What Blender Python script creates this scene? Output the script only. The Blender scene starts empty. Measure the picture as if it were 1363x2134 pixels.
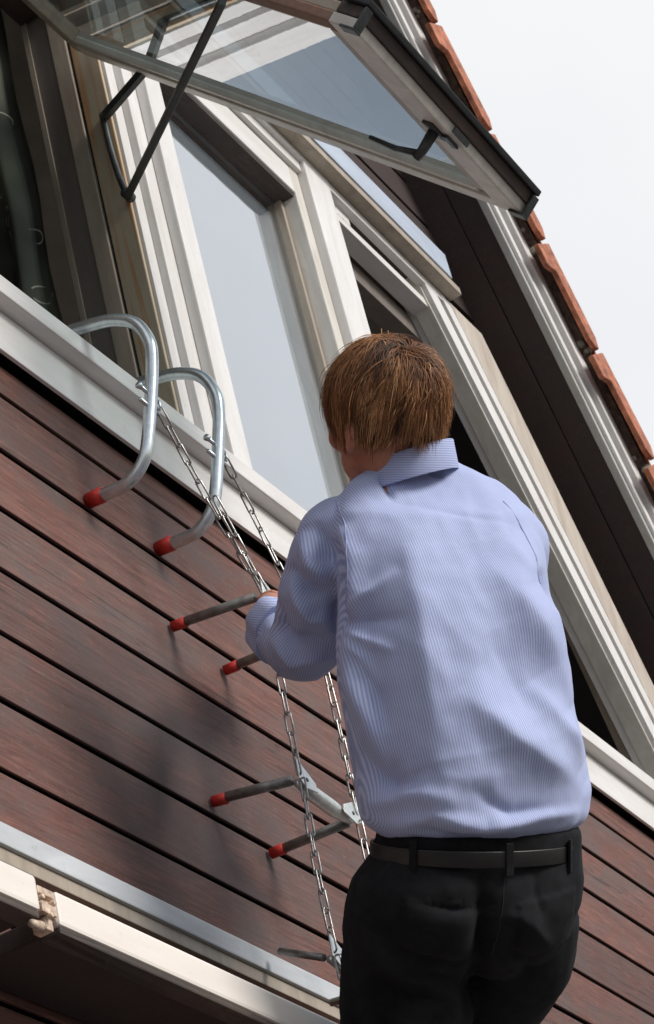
import bpy, bmesh, math, random
import numpy as np
from mathutils import Vector, Matrix, noise as mnoise

# ------------------------------------------------------------------ camera, world, sun, exposure
S = bpy.context.scene
COL = S.collection
R_ = Vector((0.49404503, -0.84345112, -0.21097325))      # camera right, up, view
U_ = Vector((-0.38626546, -0.43032292, 0.8158561))
V_ = Vector((0.77892137, 0.32157798, 0.53839493))
CAM = Vector((0.0, -1.9, 1.6))
cam_d = bpy.data.cameras.new('camera')
cam_d.sensor_fit = 'VERTICAL'; cam_d.sensor_height = 36.0
cam_d.lens = 5279.31 / 2134 * 36.0
cam_d.clip_start = 0.05; cam_d.clip_end = 500
cam = bpy.data.objects.new('camera', cam_d); COL.objects.link(cam)
cam.matrix_world = Matrix(((R_.x, U_.x, -V_.x, CAM.x), (R_.y, U_.y, -V_.y, CAM.y), (R_.z, U_.z, -V_.z, CAM.z), (0, 0, 0, 1)))
S.camera = cam
cam_d.dof.use_dof = True
cam_d.dof.focus_distance = 4.35; cam_d.dof.aperture_fstop = 22.0

SUN_DIR = Vector((-0.04, -0.88, 0.47)).normalized()       # towards the sun
W = bpy.data.worlds.new('World'); S.world = W; W.use_nodes = True
wt = W.node_tree; wt.nodes.clear()
wo = wt.nodes.new('ShaderNodeOutputWorld')
sky = wt.nodes.new('ShaderNodeTexSky'); sky.sky_type = 'NISHITA'; sky.sun_disc = False
sky.sun_elevation = math.asin(SUN_DIR.z); sky.sun_rotation = math.atan2(SUN_DIR.x, SUN_DIR.y)
b1 = wt.nodes.new('ShaderNodeBackground'); b1.inputs['Strength'].default_value = 0.10
wt.links.new(sky.outputs[0], b1.inputs['Color'])
b2 = wt.nodes.new('ShaderNodeBackground'); b2.inputs['Color'].default_value = (0.93, 0.94, 0.97, 1); b2.inputs['Strength'].default_value = 0.97
ctc = wt.nodes.new('ShaderNodeTexCoord'); cnz = wt.nodes.new('ShaderNodeTexNoise'); cnz.inputs['Scale'].default_value = 5.0; cnz.inputs['Detail'].default_value = 3
crp = wt.nodes.new('ShaderNodeValToRGB'); crp.color_ramp.elements[0].position = 0.3; crp.color_ramp.elements[0].color = (0.85, 0.87, 0.91, 1); crp.color_ramp.elements[1].position = 0.7; crp.color_ramp.elements[1].color = (0.95, 0.955, 0.97, 1)
wt.links.new(ctc.outputs['Generated'], cnz.inputs['Vector']); wt.links.new(cnz.outputs[0], crp.inputs[0]); wt.links.new(crp.outputs[0], b2.inputs['Color'])
tcw = wt.nodes.new('ShaderNodeTexCoord')
nz = wt.nodes.new('ShaderNodeTexNoise'); nz.inputs['Scale'].default_value = 1.3; nz.inputs['Detail'].default_value = 4
mpw = wt.nodes.new('ShaderNodeMapping'); mpw.inputs['Location'].default_value = (0.1, 6.2, 3.3)
wt.links.new(tcw.outputs['Generated'], mpw.inputs['Vector']); wt.links.new(mpw.outputs[0], nz.inputs['Vector'])
rp = wt.nodes.new('ShaderNodeValToRGB')
rp.color_ramp.elements[0].position = 0.44; rp.color_ramp.elements[0].color = (0.10, 0.10, 0.10, 1)
rp.color_ramp.elements[1].position = 0.54; rp.color_ramp.elements[1].color = (1, 1, 1, 1)
wt.links.new(nz.outputs[0], rp.inputs[0])
mxw = wt.nodes.new('ShaderNodeMixShader')
wt.links.new(rp.outputs[0], mxw.inputs[0]); wt.links.new(b1.outputs[0], mxw.inputs[1]); wt.links.new(b2.outputs[0], mxw.inputs[2])
wt.links.new(mxw.outputs[0], wo.inputs[0])

sl = bpy.data.lights.new('sun', 'SUN'); sl.energy = 3.3; sl.angle = math.radians(22); sl.color = (1.0, 0.965, 0.92)
so = bpy.data.objects.new('sun', sl); COL.objects.link(so); so.location = (0, -8, 12)
so.rotation_euler = SUN_DIR.to_track_quat('Z', 'Y').to_euler()
S.view_settings.view_transform = 'Standard'; S.view_settings.look = 'None'
S.view_settings.exposure = 0.0; S.view_settings.gamma = 1.0; S.view_settings.use_curve_mapping = False
random.seed(7); np.random.seed(7)

# ------------------------------------------------------------------ materials
def nm(name):
    m = bpy.data.materials.new(name); m.use_nodes = True
    nt = m.node_tree; b = nt.nodes['Principled BSDF']
    return m, nt, b
def N(nt, t, **kw):
    n = nt.nodes.new(t)
    for k, v in kw.items():
        if k in n.inputs: n.inputs[k].default_value = v
        else: setattr(n, k, v)
    return n
def ramp(nt, stops):
    r = nt.nodes.new('ShaderNodeValToRGB'); cr = r.color_ramp
    while len(cr.elements) < len(stops): cr.elements.new(0.5)
    for e, (p, c) in zip(cr.elements, stops):
        e.position = p; e.color = (*c, 1) if len(c) == 3 else c
    return r
def mapped(nt, scale, rot=(0, 0, 0), src='Object', rnd=0.0):
    tc = nt.nodes.new('ShaderNodeTexCoord'); mp = nt.nodes.new('ShaderNodeMapping')
    mp.inputs['Scale'].default_value = scale; mp.inputs['Rotation'].default_value = rot
    nt.links.new(tc.outputs[src], mp.inputs['Vector'])
    if rnd:
        oi = nt.nodes.new('ShaderNodeObjectInfo')
        ml = N(nt, 'ShaderNodeMath', operation='MULTIPLY'); ml.inputs[1].default_value = rnd
        nt.links.new(oi.outputs['Random'], ml.inputs[0])
        cb = nt.nodes.new('ShaderNodeCombineXYZ')
        for i in range(3): nt.links.new(ml.outputs[0], cb.inputs[i])
        nt.links.new(cb.outputs[0], mp.inputs['Location'])
    return mp
def noise(nt, vec, scale, detail=5, rough=0.6, dist=0.0):
    n = nt.nodes.new('ShaderNodeTexNoise')
    n.inputs['Scale'].default_value = scale; n.inputs['Detail'].default_value = detail
    n.inputs['Roughness'].default_value = rough; n.inputs['Distortion'].default_value = dist
    nt.links.new(vec.outputs[0], n.inputs['Vector']); return n
def mix(nt, f, a, b, mode='MIX'):
    m = nt.nodes.new('ShaderNodeMix'); m.data_type = 'RGBA'; m.blend_type = mode
    for sock, v in ((m.inputs[0], f), (m.inputs[6], a), (m.inputs[7], b)):
        if hasattr(v, 'outputs'): nt.links.new(v.outputs[2] if v.bl_idname == 'ShaderNodeMix' else v.outputs[0], sock)
        elif isinstance(v, (int, float)): sock.default_value = v
        else: sock.default_value = (*v, 1)
    return m
def base(nt, b, m): nt.links.new(m.outputs[2] if m.bl_idname == 'ShaderNodeMix' else m.outputs[0], b.inputs['Base Color'])
def bump(nt, b, src, strength, dist=0.002):
    bp = nt.nodes.new('ShaderNodeBump'); bp.inputs['Strength'].default_value = strength; bp.inputs['Distance'].default_value = dist
    nt.links.new(src.outputs[0], bp.inputs['Height']); nt.links.new(bp.outputs[0], b.inputs['Normal'])

def wood_mat(name, cols, grey, axis='X', dark_amt=0.7, rough=0.7):
    m, nt, b = nm(name)
    sc = {'X': (1.2, 14, 22), 'Z': (22, 22, 1.2)}[axis]
    mp = mapped(nt, sc, rnd=9.0)
    n1 = noise(nt, mp, 3.4, 10, 0.78, 1.8)
    r1 = ramp(nt, [(0.30, cols[0]), (0.5, cols[1]), (0.70, cols[2])]); nt.links.new(n1.outputs[0], r1.inputs[0])
    mp2 = mapped(nt, (1.6, 1.6, 3.4), rnd=5.0)
    n2 = noise(nt, mp2, 1.9, 7, 0.68, 1.0)
    r2 = ramp(nt, [(0.42, (0, 0, 0)), (0.68, (1, 1, 1))]); nt.links.new(n2.outputs[0], r2.inputs[0])
    g = mix(nt, r2, r1, grey)
    # fine dark cracks along the grain
    mp3 = mapped(nt, tuple(v * 1.0 for v in ((0.8, 10, 26) if axis == 'X' else (26, 26, 0.8))), rnd=3.0)
    n3 = noise(nt, mp3, 1.3, 3, 0.5, 0.8)
    r3 = ramp(nt, [(0.482, (1, 1, 1)), (0.5, (0, 0, 0)), (0.507, (1, 1, 1))]); nt.links.new(n3.outputs[0], r3.inputs[0])
    n4 = noise(nt, mp2, 0.9, 2, 0.5)
    r4 = ramp(nt, [(0.46, (0, 0, 0)), (0.60, (dark_amt,) * 3)]); nt.links.new(n4.outputs[0], r4.inputs[0])
    ck = mix(nt, r4, (1, 1, 1), r3)
    fin = mix(nt, 1.0, g, ck, 'MULTIPLY')
    # pale scuffs and worn specks
    mp5 = mapped(nt, (30, 30, 44), rnd=2.0)
    n5 = noise(nt, mp5, 1.2, 6, 0.75, 2.0)
    r5 = ramp(nt, [(0.56, (0, 0, 0)), (0.70, (0.5, 0.5, 0.5))]); nt.links.new(n5.outputs[0], r5.inputs[0])
    fin2 = mix(nt, r5, fin, tuple(min(1, c * 1.7 + 0.02) for c in grey))
    oi = nt.nodes.new('ShaderNodeObjectInfo'); orp = ramp(nt, [(0.0, (0.78, 0.78, 0.80)), (1.0, (1.15, 1.12, 1.10))]); nt.links.new(oi.outputs['Random'], orp.inputs[0])
    fin2 = mix(nt, 1.0, fin2, orp, 'MULTIPLY')
    base(nt, b, fin2)
    b.inputs['Roughness'].default_value = rough
    bump(nt, b, n1, 0.35, 0.002)
    return m
M = {}
M['plank'] = wood_mat('stained_wood', [(0.045, 0.018, 0.013), (0.140, 0.057, 0.042), (0.260, 0.122, 0.094)], (0.105, 0.074, 0.067), 'X')
def dark_patch(m, centre, size, col, amt):
    """a dark grey patch with its own ragged outline on the boards"""
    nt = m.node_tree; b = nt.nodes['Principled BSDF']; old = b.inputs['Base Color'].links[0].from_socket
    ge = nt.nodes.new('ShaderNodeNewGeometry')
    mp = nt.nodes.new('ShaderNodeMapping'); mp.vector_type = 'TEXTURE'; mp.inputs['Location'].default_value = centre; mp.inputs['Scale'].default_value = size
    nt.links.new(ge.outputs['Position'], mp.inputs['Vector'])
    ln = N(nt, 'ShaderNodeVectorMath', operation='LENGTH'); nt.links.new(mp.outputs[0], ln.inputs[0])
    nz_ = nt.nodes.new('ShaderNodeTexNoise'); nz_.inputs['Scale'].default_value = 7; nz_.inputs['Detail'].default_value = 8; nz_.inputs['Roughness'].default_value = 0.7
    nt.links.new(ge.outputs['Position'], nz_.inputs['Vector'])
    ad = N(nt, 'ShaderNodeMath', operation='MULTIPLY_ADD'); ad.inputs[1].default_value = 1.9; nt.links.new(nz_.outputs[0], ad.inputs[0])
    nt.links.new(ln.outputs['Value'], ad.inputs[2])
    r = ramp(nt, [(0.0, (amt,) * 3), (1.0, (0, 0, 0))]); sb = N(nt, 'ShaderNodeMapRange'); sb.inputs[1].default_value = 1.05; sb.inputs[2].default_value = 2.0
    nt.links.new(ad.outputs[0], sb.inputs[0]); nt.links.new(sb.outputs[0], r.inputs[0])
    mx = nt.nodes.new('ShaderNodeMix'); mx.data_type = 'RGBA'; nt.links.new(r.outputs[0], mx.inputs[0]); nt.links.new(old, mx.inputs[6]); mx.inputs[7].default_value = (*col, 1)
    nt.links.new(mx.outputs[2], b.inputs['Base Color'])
dark_patch(M['plank'], (3.62, 0, 3.72), (0.42, 1, 0.36), (0.045, 0.038, 0.038), 0.65)  # darkens the boards around the ladder in a ragged grey patch
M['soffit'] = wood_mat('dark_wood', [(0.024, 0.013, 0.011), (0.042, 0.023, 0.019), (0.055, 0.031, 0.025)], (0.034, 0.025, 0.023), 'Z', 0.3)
M['brown'] = wood_mat('weathered_brown_wood', [(0.05, 0.034, 0.027), (0.10, 0.07, 0.056), (0.17, 0.125, 0.10)], (0.055, 0.045, 0.04), 'X')
M['plank_x'] = wood_mat('rail_wood', [(0.14, 0.075, 0.05), (0.21, 0.12, 0.085), (0.27, 0.17, 0.12)], (0.16, 0.13, 0.11), 'X', 0.4)

def paint_mat(name, col, dirt, amt=0.5, streak=None, axis='Z', rough=0.45):
    m, nt, b = nm(name)
    mp = mapped(nt, (9, 9, 1.6) if axis == 'Z' else (1.6, 9, 9), rnd=4.0)
    n1 = noise(nt, mp, 2.2, 7, 0.65, 0.7)
    r1 = ramp(nt, [(0.38, (0, 0, 0)), (0.72, (amt,) * 3)]); nt.links.new(n1.outputs[0], r1.inputs[0])
    c = mix(nt, r1, col, dirt)
    mp2 = mapped(nt, (45, 45, 45)); n2 = noise(nt, mp2, 1.0, 5, 0.75)
    r2 = ramp(nt, [(0.60, (0, 0, 0)), (0.80, (0.55,) * 3)]); nt.links.new(n2.outputs[0], r2.inputs[0])
    c = mix(nt, r2, c, tuple(d * 0.75 for d in dirt))
    if streak:
        mp3 = mapped(nt, (26, 26, 0.9)); n3 = noise(nt, mp3, 1.5, 4, 0.6, 0.4)
        r3 = ramp(nt, [(0.50, (0, 0, 0)), (0.62, (0.85,) * 3)]); nt.links.new(n3.outputs[0], r3.inputs[0])
        c = mix(nt, r3, c, streak)
    base(nt, b, c); b.inputs['Roughness'].default_value = rough
    bump(nt, b, n1, 0.25, 0.001)
    return m
M['white'] = paint_mat('white_paint', (0.73, 0.715, 0.70), (0.50, 0.46, 0.42), 0.5)
M['white_x'] = paint_mat('white_paint_board', (0.72, 0.70, 0.68), (0.50, 0.46, 0.43), 0.5, axis='X')
M['cream'] = paint_mat('aged_cream_paint', (0.66, 0.63, 0.57), (0.40, 0.36, 0.31), 0.6)
M['tan'] = paint_mat('dirty_tan_paint', (0.40, 0.34, 0.27), (0.22, 0.18, 0.14), 0.7)
M['rust'] = paint_mat('rust_streaked_paint', (0.50, 0.43, 0.32), (0.33, 0.27, 0.19), 0.6, (0.46, 0.20, 0.05))
M['lining'] = paint_mat('brown_lining', (0.20, 0.17, 0.15), (0.12, 0.10, 0.09), 0.6)
M['alu'] = paint_mat('weathered_aluminium', (0.56, 0.58, 0.60), (0.33, 0.35, 0.36), 0.7, axis='X', rough=0.4)
M['zinc_strip'] = paint_mat('zinc_flashing', (0.44, 0.50, 0.60), (0.30, 0.34, 0.40), 0.6, axis='X', rough=0.35)
M['barge'] = paint_mat('shaded_barge_paint', (0.46, 0.45, 0.43), (0.30, 0.28, 0.26), 0.6)  # greyer than the trims: shade of the board's underside put into the paint
M['peach'] = paint_mat('bare_wood_trim', (0.57, 0.51, 0.44), (0.36, 0.29, 0.23), 0.85)
M['gutter'] = paint_mat('cream_enamel', (0.80, 0.74, 0.68), (0.66, 0.58, 0.52), 0.35, axis='X', rough=0.3)

def plain(name, col, rough=0.6, metal=0.0, nscale=0, namt=0.0, bmp=0.0):
    m, nt, b = nm(name)
    b.inputs['Roughness'].default_value = rough; b.inputs['Metallic'].default_value = metal
    b.inputs['Base Color'].default_value = (*col, 1)
    if nscale:
        mp = mapped(nt, (1, 1, 1), rnd=3.0); n = noise(nt, mp, nscale, 5, 0.65)
        r = ramp(nt, [(0.3, tuple(c * (1 - namt) for c in col)), (0.7, tuple(min(1, c * (1 + namt)) for c in col))])
        nt.links.new(n.outputs[0], r.inputs[0]); base(nt, b, r)
        if bmp: bump(nt, b, n, bmp, 0.002)
    return m
M['void'] = plain('dark_backing', (0.012, 0.010, 0.010), 0.9, nscale=20, namt=0.3)
M['room'] = plain('room_plaster', (0.34, 0.31, 0.28), 0.9, nscale=4, namt=0.2)
M['rubber'] = plain('black_rubber', (0.016, 0.018, 0.018), 0.45, nscale=60, namt=0.4)
M['dark_metal'] = plain('dark_steel', (0.055, 0.06, 0.06), 0.4, 0.35, nscale=40, namt=0.4)
M['galv'] = plain('galvanised_steel', (0.66, 0.71, 0.73), 0.30, 0.9, nscale=55, namt=0.16, bmp=0.05)
M['galv_dull'] = plain('dull_steel', (0.27, 0.262, 0.24), 0.42, 0.6, nscale=45, namt=0.35, bmp=0.08)
M['plate'] = plain('zinc_plate', (0.72, 0.74, 0.72), 0.36, 0.75, nscale=70, namt=0.15)
M['chain'] = plain('chain_steel', (0.42, 0.41, 0.39), 0.35, 0.9, nscale=80, namt=0.3)
M['red'] = plain('red_plastic', (0.46, 0.020, 0.012), 0.5, nscale=70, namt=0.3, bmp=0.1)
M['rusty'] = plain('rusty_fixing', (0.56, 0.43, 0.33), 0.6, 0.1, nscale=70, namt=0.6, bmp=0.06)
M['tile'] = plain('terracotta', (0.37, 0.132, 0.072), 0.78, nscale=30, namt=0.55, bmp=0.4)
M['tile_dark'] = plain('terracotta_shaded', (0.07, 0.045, 0.032), 0.9, nscale=60, namt=0.75, bmp=0.6)  # for the tile bed: the shade below the flanges put into the colour
M['mortar'] = plain('lime_mortar', (0.22, 0.20, 0.17), 0.9, nscale=50, namt=0.35, bmp=0.6)
M['skin'] = plain('skin', (0.46, 0.20, 0.13), 0.5, nscale=45, namt=0.16, bmp=0.08)
M['skin'].node_tree.nodes['Principled BSDF'].inputs['Subsurface Weight'].default_value = 0.12
M['skin'].node_tree.nodes['Principled BSDF'].inputs['Subsurface Radius'].default_value = (0.01, 0.004, 0.002)
M['eye'] = plain('eye_white', (0.75, 0.73, 0.70), 0.2)
M['leather'] = plain('black_leather', (0.007, 0.006, 0.006), 0.42, nscale=120, namt=0.35, bmp=0.15)
M['shoe'] = plain('shoe_leather', (0.03, 0.022, 0.018), 0.4, nscale=60, namt=0.3)
M['paving'] = plain('grey_paving', (0.13, 0.12, 0.115), 0.9, nscale=3, namt=0.3, bmp=0.3)
M['stone'] = plain('rendered_wall', (0.34, 0.30, 0.27), 0.9, nscale=6, namt=0.2, bmp=0.3)

def denim():
    m, nt, b = nm('black_denim')
    mp = mapped(nt, (1, 1, 1)); n = noise(nt, mp, 14, 6, 0.7, 0.6)
    r = ramp(nt, [(0.3, (0.0035, 0.0036, 0.0044)), (0.75, (0.0150, 0.0160, 0.0190))]); nt.links.new(n.outputs[0], r.inputs[0])
    base(nt, b, r); b.inputs['Roughness'].default_value = 0.9
    b.inputs['Sheen Weight'].default_value = 0.0; b.inputs['Specular IOR Level'].default_value = 0.22
    n2 = noise(nt, mp, 900, 2, 0.5); bump(nt, b, n2, 0.2, 0.0006)
    return m
M['denim'] = denim()
M['thread'] = plain('black_thread', (0.016, 0.016, 0.018), 0.8, nscale=300, namt=0.4)
def shirt_mat():
    m, nt, b = nm('striped_cotton')
    at = nt.nodes.new('ShaderNodeAttribute'); at.attribute_name = 'stripe'
    sx = N(nt, 'ShaderNodeMath', operation='MULTIPLY'); sx.inputs[1].default_value = 2 * math.pi / 0.0040
    nt.links.new(at.outputs['Fac'], sx.inputs[0])
    sn = N(nt, 'ShaderNodeMath', operation='SINE'); nt.links.new(sx.outputs[0], sn.inputs[0])
    r = ramp(nt, [(0.25, (0.30, 0.355, 0.60)), (0.75, (0.485, 0.535, 0.735))])
    mr = N(nt, 'ShaderNodeMapRange'); mr.inputs[1].default_value = -1; mr.inputs[2].default_value = 1
    nt.links.new(sn.outputs[0], mr.inputs[0]); nt.links.new(mr.outputs[0], r.inputs[0])
    mp = mapped(nt, (1, 1, 1)); n = noise(nt, mp, 9, 5, 0.6)
    r2 = ramp(nt, [(0.3, (0.92, 0.92, 0.94)), (0.7, (1, 1, 1))]); nt.links.new(n.outputs[0], r2.inputs[0])
    base(nt, b, mix(nt, 1.0, r, r2, 'MULTIPLY'))
    b.inputs['Roughness'].default_value = 0.8; b.inputs['Sheen Weight'].default_value = 0.1
    n2 = noise(nt, mp, 1100, 2, 0.5); n3 = noise(nt, mp, 38, 4, 0.6)
    ad = N(nt, 'ShaderNodeMath', operation='ADD'); nt.links.new(n2.outputs[0], ad.inputs[0])
    m3 = N(nt, 'ShaderNodeMath', operation='MULTIPLY'); m3.inputs[1].default_value = 3.0
    nt.links.new(n3.outputs[0], m3.inputs[0]); nt.links.new(m3.outputs[0], ad.inputs[1])
    bump(nt, b, ad, 0.35, 0.0008)
    return m
M['shirt'] = shirt_mat()
def hair_mat():
    m, nt, b = nm('ginger_brown_hair')
    at = nt.nodes.new('ShaderNodeAttribute'); at.attribute_name = 'tone'
    r = ramp(nt, [(0.0, (0.026, 0.011, 0.005)), (0.45, (0.265, 0.110, 0.042)), (1.0, (0.68, 0.37, 0.175))])
    nt.links.new(at.outputs['Fac'], r.inputs[0]); base(nt, b, r)
    b.inputs['Roughness'].default_value = 0.55; b.inputs['Specular IOR Level'].default_value = 0.28
    return m
M['hair'] = hair_mat()
def glass_mat(name, tint, ior):
    m, nt, b = nm(name)
    nt.nodes.remove(b); out = nt.nodes['Material Output']
    tr = N(nt, 'ShaderNodeBsdfTransparent'); tr.inputs[0].default_value = (*tint, 1)
    gl = N(nt, 'ShaderNodeBsdfGlossy'); gl.inputs['Roughness'].default_value = 0.015; gl.inputs['Color'].default_value = (0.92, 0.95, 0.98, 1)
    fr = N(nt, 'ShaderNodeFresnel'); fr.inputs['IOR'].default_value = ior
    mp = mapped(nt, (1, 1, 1)); n = noise(nt, mp, 5, 3, 0.5); bp = N(nt, 'ShaderNodeBump'); bp.inputs['Strength'].default_value = 0.02; bp.inputs['Distance'].default_value = 0.01
    nt.links.new(n.outputs[0], bp.inputs['Height']); nt.links.new(bp.outputs[0], gl.inputs['Normal'])
    mx = N(nt, 'ShaderNodeMixShader')
    ge = N(nt, 'ShaderNodeNewGeometry'); ib = N(nt, 'ShaderNodeMath', operation='SUBTRACT'); ib.inputs[0].default_value = 1.0
    nt.links.new(ge.outputs['Backfacing'], ib.inputs[1])
    k1 = N(nt, 'ShaderNodeMath', operation='SUBTRACT'); k1.inputs[0].default_value = 1.0; nt.links.new(fr.outputs[0], k1.inputs[1])
    k2 = N(nt, 'ShaderNodeMath', operation='POWER'); k2.inputs[1].default_value = 4.0; nt.links.new(k1.outputs[0], k2.inputs[0])
    k3 = N(nt, 'ShaderNodeMath', operation='SUBTRACT'); k3.inputs[0].default_value = 1.0; nt.links.new(k2.outputs[0], k3.inputs[1])
    fm = N(nt, 'ShaderNodeMath', operation='MULTIPLY'); nt.links.new(k3.outputs[0], fm.inputs[0]); nt.links.new(ib.outputs[0], fm.inputs[1])
    nt.links.new(fm.outputs[0], mx.inputs[0]); nt.links.new(tr.outputs[0], mx.inputs[1]); nt.links.new(gl.outputs[0], mx.inputs[2])
    nt.links.new(mx.outputs[0], out.inputs[0])
    return m
M['glass'] = glass_mat('window_glass', (0.88, 0.90, 0.91), 1.5)
M['glass_sash'] = glass_mat('sash_glass', (0.60, 0.66, 0.66), 1.5)
def blind_mat():
    return plain('pale_net', (0.38, 0.40, 0.425), 0.9, nscale=3, namt=0.06)
M['blind'] = blind_mat()
def curtain_mat():
    m, nt, b = nm('dark_green_curtain')
    tc = nt.nodes.new('ShaderNodeTexCoord'); mp = nt.nodes.new('ShaderNodeMapping'); mp.inputs['Scale'].default_value = (9, 0.01, 9)
    nt.links.new(tc.outputs['UV'], mp.inputs['Vector'])
    v = N(nt, 'ShaderNodeTexVoronoi'); v.inputs['Scale'].default_value = 1.15; v.feature = 'F1'
    v.inputs['Randomness'].default_value = 0.7
    nt.links.new(mp.outputs[0], v.inputs['Vector'])
    r = ramp(nt, [(0.13, (0, 0, 0)), (0.225, (0, 0, 0)), (0.255, (1, 1, 1)), (0.285, (0, 0, 0))])
    nt.links.new(v.outputs['Distance'], r.inputs[0])
    n = N(nt, 'ShaderNodeTexNoise'); n.inputs['Scale'].default_value = 2.2; nt.links.new(mp.outputs[0], n.inputs['Vector'])
    r2 = ramp(nt, [(0.46, (0, 0, 0)), (0.54, (1, 1, 1))]); nt.links.new(n.outputs[0], r2.inputs[0])
    f = mix(nt, 1.0, r, r2, 'MULTIPLY')
    n4 = N(nt, 'ShaderNodeTexNoise'); n4.inputs['Scale'].default_value = 0.35; nt.links.new(mp.outputs[0], n4.inputs['Vector'])
    bc = ramp(nt, [(0.4, (0.014, 0.014, 0.012)), (0.62, (0.075, 0.080, 0.055))]); nt.links.new(n4.outputs[0], bc.inputs[0])
    base(nt, b, mix(nt, f, bc, (0.42, 0.42, 0.34))); b.inputs['Roughness'].default_value = 0.85
    return m
M['curtain'] = curtain_mat()

# ------------------------------------------------------------------ builders
def tag(o, label=None, cat=None, group=None, kind=None):
    if label: o['label'] = label
    if cat: o['category'] = cat
    if group: o['group'] = group
    if kind: o['kind'] = kind
    return o
def thing(name, loc, label, cat, group=None):
    o = bpy.data.objects.new(name, None); COL.objects.link(o); o.location = loc; o.empty_display_size = 0.1
    return tag(o, label, cat, group)
def put(name, me, mat=None, parent=None, smooth=False):
    if mat is not None: me.materials.append(M[mat] if isinstance(mat, str) else mat)
    if smooth:
        me.polygons.foreach_set('use_smooth', [True] * len(me.polygons))
    o = bpy.data.objects.new(name, me); COL.objects.link(o)
    if parent is not None:
        o.parent = parent
        pm = Matrix.Translation(parent.location) if parent.type == 'EMPTY' else parent.matrix_basis.copy()
        o.matrix_parent_inverse = pm.inverted() if parent.parent is None else Matrix.Identity(4)
    return o
def bm_mesh(bm, name='mesh', bevel=0.0):
    bmesh.ops.recalc_face_normals(bm, faces=bm.faces)
    if bevel:
        bmesh.ops.bevel(bm, geom=[e for e in bm.edges if e.calc_face_angle(0) > 0.5], offset=bevel, segments=2, profile=0.6, affect='EDGES')
    me = bpy.data.meshes.new(name); bm.to_mesh(me); bm.free(); return me
def prism_bm(poly, y0, y1, bm=None):
    """polygon in XZ carried from y0 to y1"""
    bm = bm or bmesh.new()
    a = [bm.verts.new((x, y0, z)) for x, z in poly]; b = [bm.verts.new((x, y1, z)) for x, z in poly]
    bm.faces.new(a); bm.faces.new(b[::-1])
    n = len(poly)
    for i in range(n): bm.faces.new((a[i], b[i], b[(i + 1) % n], a[(i + 1) % n]))
    return bm
def slab(name, poly, y0, y1, mat, parent=None, bevel=0.003):
    return put(name, bm_mesh(prism_bm(poly, y0, y1), name, bevel), mat, parent)
def box(name, x0, x1, y0, y1, z0, z1, mat, parent=None, bevel=0.003):
    return slab(name, [(x0, z0), (x1, z0), (x1, z1), (x0, z1)], y0, y1, mat, parent, bevel)
def obox_bm(c, ax, ay, az, hx, hy, hz, bm=None):
    bm = bm or bmesh.new()
    c = Vector(c); vs = {}
    for i in (-1, 1):
        for j in (-1, 1):
            for k in (-1, 1): vs[i, j, k] = bm.verts.new(c + ax * (i * hx) + ay * (j * hy) + az * (k * hz))
    for f in (((-1,-1,-1),(-1,-1,1),(-1,1,1),(-1,1,-1)), ((1,-1,-1),(1,1,-1),(1,1,1),(1,-1,1)), ((-1,-1,-1),(1,-1,-1),(1,-1,1),(-1,-1,1)),
              ((-1,1,-1),(-1,1,1),(1,1,1),(1,1,-1)), ((-1,-1,-1),(-1,1,-1),(1,1,-1),(1,-1,-1)), ((-1,-1,1),(1,-1,1),(1,1,1),(-1,1,1))):
        bm.faces.new([vs[k] for k in f])
    return bm
def tube_bm(pts, rad, seg=10, bm=None, cap=True, closed=False):
    bm = bm or bmesh.new()
    pts = [Vector(p) for p in pts]; n = len(pts)
    rad = rad if hasattr(rad, '__len__') else [rad] * n
    T = []
    for i in range(n):
        if closed: t = pts[(i + 1) % n] - pts[i - 1]
        else: t = pts[min(i + 1, n - 1)] - pts[max(i - 1, 0)]
        T.append(t.normalized())
    u = T[0].orthogonal().normalized(); rings = []
    for i in range(n):
        u = (u - T[i] * u.dot(T[i])).normalized(); v = T[i].cross(u)
        rings.append([bm.verts.new(pts[i] + (u * math.cos(a) + v * math.sin(a)) * rad[i]) for a in (2 * math.pi * k / seg for k in range(seg))])
    for i in range(n if closed else n - 1):
        a, b = rings[i], rings[(i + 1) % n]
        for k in range(seg): bm.faces.new((a[k], a[(k + 1) % seg], b[(k + 1) % seg], b[k]))
    if cap and not closed:
        bm.faces.new(rings[0][::-1]); bm.faces.new(rings[-1])
    return bm
def smooth_path(pts, sub=8, closed=False):
    pts = [Vector(p) for p in pts]; out = []; n = len(pts)
    for i in range(n - 1):
        p0, p1, p2, p3 = pts[max(i - 1, 0)], pts[i], pts[i + 1], pts[min(i + 2, n - 1)]
        for k in range(sub):
            t = k / sub
            out.append(0.5 * ((2 * p1) + (p2 - p0) * t + (2 * p0 - 5 * p1 + 4 * p2 - p3) * t * t + (3 * p1 - p0 - 3 * p2 + p3) * t ** 3))
    out.append(pts[-1]); return out
def tube(name, pts, rad, mat, parent=None, seg=10):
    return put(name, bm_mesh(tube_bm(pts, rad, seg), name), mat, parent, True)
def at(px, py, depth):
    """a point measured on the photograph's 1363 x 2134 grid, at a real depth in metres along the view"""
    return CAM + depth * (V_ + R_ * ((px - 681.5) / 5279.31) - U_ * ((py - 1067.0) / 5279.31))
def q(p, Y):
    """wall-plane drawing (x,z seen at the cladding plane) carried to the plane y = Y"""
    k = (1.9 + Y) / 1.9
    return (p[0] * k, 1.6 + (p[1] - 1.6) * k)

# ------------------------------------------------------------------ ground and house
gm = bmesh.new(); gv = [gm.verts.new(v) for v in ((-150, -150, 0), (150, -150, 0), (150, 150, 0), (-150, 150, 0))]; gm.faces.new(gv)
tag(put('ground', bm_mesh(gm, 'ground'), 'paving'), kind='structure')

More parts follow.
